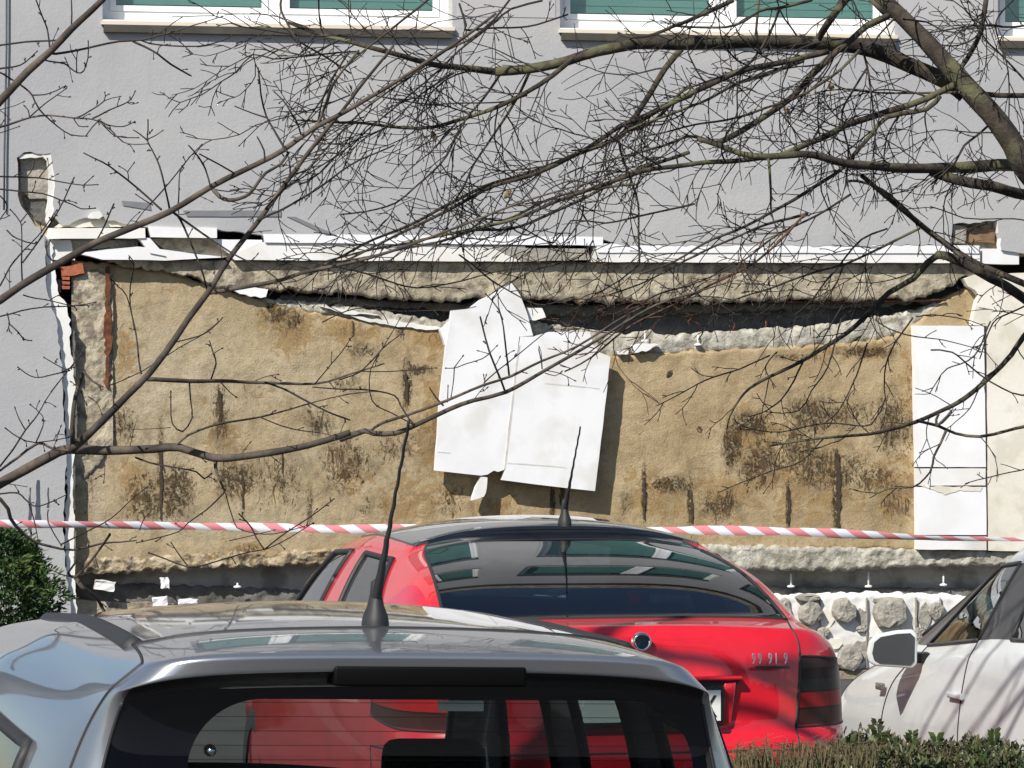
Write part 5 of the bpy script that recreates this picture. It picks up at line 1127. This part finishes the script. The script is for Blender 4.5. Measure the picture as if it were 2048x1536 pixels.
rb(T3, [(850,540),(840,700),(870,900),(860,1100)], 3, 1.6, 11.8, 11.8); rb(T3, [(580,600),(700,760),(760,850)], 3, 2, 11.8, 11.8); rb(T3, [(550,920),(560,1100),(570,1260),(610,1390)], 5, 2, 11.7, 11.7, .1, .1)
rb(T3, [(1680,545),(1550,545),(1250,548),(1000,530),(820,545)], 5, 2, 12, 12); rb(T3, [(2048,560),(1900,558),(1760,545)], 9, 9, 12.1, 12.1, 9); rb(T3, [(2060,480),(1900,300),(1800,200),(1700,50),(1600,-20)], 4, 2, 12.1, 12)
rb(T3, [(2000,-10),(1880,130),(1960,420),(1960,700)], 3.6, 2, 12.1, 12); rb(T3, [(500,-20),(490,70),(480,240)], 4.6, 4, 11.8, 11.8, .1); rb(T3, [(800,0),(620,50),(500,70),(300,160),(0,150)], 6, 4, 11.8, 11.7, .07, .15)
rb(T3, [(340,0),(150,90),(0,160),(-120,210),(-250,220),(-330,190)], 9, 4, 11.8, 11.6, .07, .15); rb(T3, [(620,60),(560,220),(450,380),(300,440),(80,520),(0,580)], 5, 2.4, 11.8, 11.6)
rb(T2, [(1020,-30),(900,120),(750,230),(620,290),(500,380),(200,600),(0,780),(-200,1000),(-420,1180)], 4.6, 2.4, 11.6, 11.3); rb(T2, [(540,-20),(420,80),(250,210),(100,330),(0,430),(-150,640),(-220,740)], 5, 2.6, 11.5, 11.2)
rb(T2, [(1180,0),(1000,60),(900,140),(820,210),(700,300),(620,370),(450,520),(300,650),(0,900),(-250,1050),(-500,1220)], 4, 2, 11.6, 11.3); rb(T2, [(660,430),(500,530),(400,620),(250,760),(0,860)], 4, 2, 11.6, 11.4)
rb(T2, [(700,30),(740,150),(760,180),(1100,150),(1330,80)], 4, 3, 11.6, 11.6, .06, .12); rb(T2, [(1000,560),(980,520),(955,500)], 2.6, 2, 11.6, 11.6, 9); rb(T2, [(1100,560),(900,600),(700,605),(450,605),(160,560)], 3, 2, 11.6, 11.5, .09, .1)
rb(T2, [(1640,830),(1660,950),(1700,1080),(1740,1200),(1750,1400),(1755,1540)], 4.6, 3.4, 11.7, 11.7, .14, .1); rb(T2, [(1420,1200),(1410,1290),(1300,1440),(1230,1530)], 3.4, 1.8, 11.7, 11.6, .1, .1)
rb(T2, [(980,680),(1050,820),(1100,940),(1110,1030)], 3, 1.6, 11.6, 11.6, .14, .06); rb(T2, [(585,950),(640,1040),(700,1110),(820,1180),(880,1150),(900,1320)], 2.6, 1.6, 11.6, 11.5, .14, .06)
rb(T2, [(665,870),(650,1050),(640,1200)], 2.6, 1.8, 11.6, 11.6, .2, .05); rb(T2, [(990,1300),(1020,1340),(1100,1375),(1140,1320),(1080,1250)], 3.4, 2, 11.6, 11.6, .2, .05)
rb(T2, [(1240,540),(1215,580),(1230,640),(1265,650)], 2, 1.2, 11.6, 11.6, .2, .05); rb(T2, [(0,1260),(60,1310),(110,1350),(165,1370)], 2.2, 1.2, 11.5, 11.5, .2, .05); rb(T2, [(100,720),(30,850),(-100,1000),(-250,1080)], 3, 1.6, 11.4, 11.3)
rb(T5, [(-100,420),(100,340),(350,360),(640,355),(800,330)], 2.4, 1.4, 11.4, 11.4, .1, .08); rb(T5, [(-100,90),(150,130),(380,210),(520,220),(700,190),(900,130),(1100,95)], 3.4, 2, 11.4, 11.5, .1, .1)
rb(T5, [(700,20),(800,110),(900,180),(1000,240),(1100,290),(1200,310),(1350,270)], 3.2, 2, 11.5, 11.6, .09, .12)
rb(T5, [(2048,200),(1850,260),(1700,380),(1600,500),(1450,600)], 3.6, 2, 11.8, 11.7, .07, .12, 't'); rb(T5, [(1750,80),(1640,180),(1500,260),(1400,330),(1250,430)], 3, 1.6, 11.8, 11.7, .08, .12, 't')
rb(T5, [(1480,-60),(1400,40),(1200,100),(1000,180),(880,260)], 3, 1.6, 11.7, 11.6, .07, .14, 't')
# fine spray feeding the upper left middle
rb(T1, [(2100,300),(1820,320),(1600,340),(1480,320),(1380,430),(1300,480),(1180,560),(1050,600),(985,680)], 3.4, 1.6, 11.3, 11.2, .06, .12); rb(T1, [(1480,320),(1300,420),(1130,520),(1000,555)], 2.2, 1.2, 11.3, 11.2, .08, .08)
rb(T1, [(1500,215),(1350,290),(1200,330),(1080,300)], 2, 1.2, 11.3, 11.2, .07, .08); rb(T1, [(1480,320),(1490,450),(1400,560),(1280,605)], 2.2, 1.2, 11.3, 11.2, .07, .09); rb(T1, [(2048,560),(1700,680),(1500,730),(1400,790),(1240,820),(1090,795)], 2.8, 1.4, 11.3, 11.2, .09, .1)
rb(T1, [(1640,0),(1640,60),(1700,170),(1750,240),(1900,330),(2048,430)], 4.4, 3, 11.3, 11.3, .09, .12); rb(T1, [(1860,0),(1875,160),(1930,250),(2048,330)], 3, 2, 11.3, 11.3, .09, .1); rb(T1, [(2048,200),(1900,210),(1700,190),(1420,160),(1250,90),(1000,100)], 3, 1.4, 11.3, 11.3, .07, .12)
rb(T1, [(2048,300),(1960,420),(1900,560),(1840,760),(1760,860),(1700,930)], 4, 2, 11.3, 11.2, .08, .1)
rdR = random.Random(33); tw = MB(); twr = MB(); thin = MB(); buds = []
for tile, pts, w0, w1, d0, d1, sp_, ln, m, dep in RM:
    P, rr = px_branch(pts, w0*1.15, w1*1.25, d0, d1, tile, K, .007)
    if w0 >= 8.5:
        mb = MB(); mb.tube(P, rr, 10, 0, True); child_of(mb.build('branch', M['bark_right']), RT)
    elif w0 >= 4.4:
        mb = MB(); mb.tube(P, rr, 6, 0, False); child_of(mb.build('branchlet', M['bark_right'] if m == 'r' else M['twig_red']), RT)
    else: thin.tube(P, rr, 5, 0, False)
    if sp_ < 5: grow(twr if m == 't' else tw, buds, P, rr, rdR, sp_*1.05, ln*1.6, min(dep,2), (14, 55), 3, .30, .5, .0014, .03, None, .36, .22, 1.0, (.55,1.0), .6)
o = child_of(tw.build('twigs', M['twig']), RT); o['kind'] = 'stuff'
o = child_of(twr.build('young_twigs', M['twig_red']), RT); o['kind'] = 'stuff'
o = child_of(thin.build('fine_branches', M['twig']), RT); o['kind'] = 'stuff'
mb = MB(); bud_mesh(mb, buds, .0038); o = child_of(mb.build('buds', M['bud']), RT); o['kind'] = 'stuff'
# crown above the picture: it shades the cars and shows in their paint
for i in range(15):
    a = Vector((rdR.uniform(.2, 2.6), rdR.uniform(11.6, 12.8), rdR.uniform(3.7, 4.3))); L = rdR.uniform(1.6, 3.0)
    q = [a]; d = Vector((-1, rdR.uniform(-.25,.35), rdR.uniform(-.05,.45))).normalized()
    for k in range(7): d = (d + Vector((rdR.gauss(0,.14), rdR.gauss(0,.12), rdR.gauss(0,.14)))).normalized(); q.append(q[-1] + d*L/7)
    P = cr_spline(q, .05); r0 = rdR.uniform(.008, .026); rr = [r0*(1 - .85*k/len(P)) + .0012 for k in range(len(P))]
    mb = MB(); mb.tube(P, rr, 7, 0, False); child_of(mb.build('branch', M['bark_right']), RT); up_ = MB()
    grow(up_, None, P, rr, rdR, .16, .34, 2, (20, 55), 3, .2, .4, .0015, .08, None, .28, 0, 1.0, (.8,1.3), .5); o = child_of(up_.build('twigs', M['twig']), RT); o['kind'] = 'stuff'
for i in range(7):
    x0 = -.3 + .25*i; q = [Vector((x0, 11.5 + .12*i, 3.62 + .05*i)), Vector((x0-.45, 11.6 + .1*i, 3.66 + rdR.uniform(-.05,.12))), Vector((x0-.95, 11.55 + .1*i, 3.60 + rdR.uniform(0,.2))), Vector((x0-1.5, 11.5, 3.7 + rdR.uniform(0,.35)))]
    P = cr_spline(q, .05); r0 = rdR.uniform(.016, .028); mb = MB(); mb.tube(P, [r0*(1 - .6*k/len(P)) for k in range(len(P))], 8, 0, True); child_of(mb.build('branch', M['bark_right']), RT)
for a, b in ((Vector((2.05, 12.15, 2.9)), Vector((1.4, 12.1, 4.0))), (Vector((1.75, 12.1, 3.2)), Vector((2.5, 12.4, 4.6)))):
    P = cr_spline([a, a.lerp(b, .5) + Vector((.05,.03,-.05)), b], .05); mb = MB(); mb.tube(P, [.04 - .02*k/len(P) for k in range(len(P))], 10); child_of(mb.build('branch', M['bark_right']), RT)
top_ = AT(2270, 880, 12.2)
P = cr_spline([Vector((2.25, 12.2, 0)), Vector((2.2, 12.2, .6)), Vector((2.12, 12.2, 1.3)), top_], .06); mb = MB(); mb.tube(P, [.15 - .10*i/len(P) for i in range(len(P))], 14); child_of(mb.build('trunk', M['bark_right']), RT)
def leaf(px, py, d, w, h, a, m='leaf_dry'):
    p = AT(px, py, d); mb = MB(); s = d/F; V = []
    for t, ww in ((0,.05),(.3,.9),(.6,1),(.85,.5),(1,.03)):
        for k in (-1, 0, 1): V.append(Matrix.Rotation(a, 3, 'Y') @ Vector((k*ww*w*s/2, abs(k)*.004 + .006*t*t, -t*h*s)) + p)
    mb.add(V, [(i*3+k, i*3+k+1, i*3+k+4, i*3+k+3) for i in range(4) for k in (0,1)], 0, True); child_of(mb.build('withered_leaf', M[m]), RT)
leaf(864,260,11.6,11,26,-.3); leaf(1022,378,11.6,12,24,.6); leaf(1570,212,11.8,9,20,-.5); leaf(1668,168,11.8,16,14,.9)
leaf(1345,740,11.9,12,20,.6)
# ---- hedge, dry grass, thuja -----------------------------------------------------
def leafcloud(mb, n, fn, size, rd, ell=.5):
    for _ in range(n):
        p = fn(rd); 
        if p is None: continue
        s = size*rd.uniform(.55, 1.25); E = Matrix.Rotation(rd.uniform(0, 6.28), 3, 'Z') @ Matrix.Rotation(rd.gauss(.9, .5), 3, 'X') @ Matrix.Rotation(rd.uniform(-.5,.5), 3, 'Z')
        V = [p + E @ Vector(q) for q in ((0,0,0),(s*ell*.5, s*.42, s*.10),(0, s, -.06*s),(-s*ell*.5, s*.42, s*.10))]
        mb.add(V, [(0,1,2),(0,2,3)], 0, False)
HG = empty('clipped_hedge', (1.45, 10.2, 0), R(8), 'low clipped evergreen hedge in the bottom right corner', 'hedge')
def hedge_top(x):   # hedge coordinates
    return 1.208 + .018*math.sin(x*9) + .012*math.sin(x*23+1) + .035*max(0, min(1, (x+.7)/.5)) - .03*max(0, (-.62-x)/.3)
def hf(rd):
    x = rd.uniform(-.92, 1.9); y = rd.uniform(-.26, .26); t = hedge_top(x) + .03*noise.noise(Vector((x*5, y*5, 0)))
    z = t - abs(rd.gauss(0, .10)) if rd.random() < .75 else rd.uniform(.1, t)
    if z < 0: return None
    if z < t-.12: y = rd.choice((-1,1))*rd.uniform(.19,.27)
    return Vector((x, y, z))
mb = MB(); leafcloud(mb, 30000, hf, .026, random.Random(3)); o = mb.build('hedge_foliage', M['hedge_leaf'], HG); o['kind'] = 'stuff'
def hf2(rd):
    p = hf(rd)
    if p is None or p.x > -.25 + rd.gauss(0, .12): return None
    p.z += .012; return p
mb = MB(); leafcloud(mb, 22000, hf2, .022, random.Random(4), .35); o = mb.build('dry_foliage', M['hedge_dry'], HG); o['kind'] = 'stuff'
mb = MB(); rd = random.Random(8)
for i in range(420):
    x = rd.uniform(-.9, 1.9); y = rd.uniform(-.22,.22); t = hedge_top(x)
    p = [Vector((x + rd.uniform(-.04,.04), y, t-.28)), Vector((x + rd.uniform(-.05,.05), y, t-.12)), Vector((x + rd.uniform(-.06,.06), y, t + rd.uniform(-.03,.035)))]; mb.tube(p, [.003,.0022,.0012], 3, 0, False)
for i in range(14):
    x = -.9 + i*.2; mb.tube([(x,0,0),(x+.03,.02,.5),(x-.02,0,1.05)], [.02,.014,.008], 6)
o = mb.build('hedge_stems', M['twig'], HG); o['kind'] = 'stuff'
def sprig(px, py, h, seed):
    rd = random.Random(seed); base = AT(px, py + h, 10.15); mb = MB(); top = AT(px + rd.uniform(-4,4), py, 10.15)
    mb.tube([base, (base+top)/2 + Vector((.004,0,0)), top], .0022, 4)
    for k in range(9):
        t = k/8; p = base.lerp(top, .3 + .7*t)
        for s in (-1, 1):
            L = .023*rd.uniform(.7,1.25); d = Vector((s*rd.uniform(.4,.9), rd.uniform(-.6,.6), rd.uniform(.3,.8))).normalized(); n = d.cross(Vector((0,1,0))).normalized()*L*.26
            mb.add([p, p + d*L*.5 + n, p + d*L, p + d*L*.5 - n], [(0,1,2),(0,2,3)])
    o = mb.build('tall_sprig', M['hedge_leaf']); o.parent = HG; bpy.context.view_layer.update(); o.matrix_parent_inverse = HG.matrix_world.inverted()
for i, (px, py, h) in enumerate([(1752,1446,70),(1765,1470,40),(1822,1468,30),(1875,1474,28),(1990,1466,34),(1700,1482,24)]): sprig(px, py, h, i)
mb = MB(); rd = random.Random(5)
for i in range(230):
    px = 1470 + 290*rd.random()**1.4; d = rd.uniform(9.75, 10.1); y0 = 1506 - 14*min(1, (px-1470)/120) + rd.uniform(-4, 14); h = rd.uniform(15, 55) if rd.random() < .2 else rd.uniform(2, 16)
    a = AT(px, y0 + 46, d); b = AT(px + rd.gauss(0, 10), y0 - h*.35, d + rd.uniform(-.03,.03)); c = AT(px + rd.gauss(0, 16), y0 - h*rd.uniform(.4,.9), d)
    mb.tube([a, b, c], [.0022,.0016,.0006], 3, 0, False)
o = mb.build('dry_grass', M['hedge_dry']); tag(o, kind='stuff')
TH = empty('thuja_shrub', (0,0,0), 0, 'dark green feathery thuja shrub in the lower left corner by the wall', 'shrub')
tb = AT(-8, 1250, 22.0); TH.location = (tb.x, 22.0, .3)
mb = MB(); rd = random.Random(9)
for i in range(1000):
    z = rd.uniform(0, 1.12)**.9; rmax = .35*(1 - max(0, (z-.75)/.42)**1.6)*(1 + .2*noise.noise(Vector((i*.13, z*4, 2)))); a = rd.uniform(0, 6.28); q = rmax*rd.uniform(.55,1.05)
    p = Vector((q*math.cos(a), q*math.sin(a), z))
    out_ = Vector((math.cos(a), math.sin(a), rd.uniform(.2,1.1))).normalized()
    for k in range(26):
        d = (out_ + Vector((rd.gauss(0,.6), rd.gauss(0,.6), rd.gauss(0,.5)))).normalized(); L = rd.uniform(.02,.055); n = d.cross(Vector((rd.gauss(0,1),rd.gauss(0,1),rd.gauss(0,1)))).normalized()*.007
        o0 = p + Vector((rd.gauss(0,.022), rd.gauss(0,.022), rd.gauss(0,.022))); mb.add([o0 - n*.4, o0 + d*L*.5 + n, o0 + d*L, o0 + d*L*.5 - n], [(0,1,2),(0,2,3)])
o = mb.build('foliage', M['thuja'], TH); o['kind'] = 'stuff'
mb = MB(); mb.tube([(0,0,-.05),(.01,0,.4),(0,0,.95)], [.03,.022,.008], 8); mb.build('trunk', M['bark_left'], TH)

# row of dark evergreens across the street behind the camera; only reflections show them
mb = MB(); V = []; nx, nz = 160, 14
for i in range(nx+1):
    x = -60 + 120*i/nx; h = 7.5 + 2.5*noise.noise(Vector((x*.16, 1, 0))) + 1.2*noise.noise(Vector((x*.7, 4, 0)))
    for j in range(nz+1):
        z = h*j/nz; V.append((x, -32 + 1.6*noise.noise(Vector((x*.5, z*.6, 7))) - 1.5*(j/nz)**2, z))
mb.add(V, [(i*(nz+1)+j, i*(nz+1)+j+1, (i+1)*(nz+1)+j+1, (i+1)*(nz+1)+j) for i in range(nx) for j in range(nz)])
o = mb.build('tree_line', mat('dark_evergreen', [(.012,.022,.010),(.035,.055,.02)], .95, scale=2, bump=1, bscale=6, bdist=.3)); tag(o, kind='stuff')
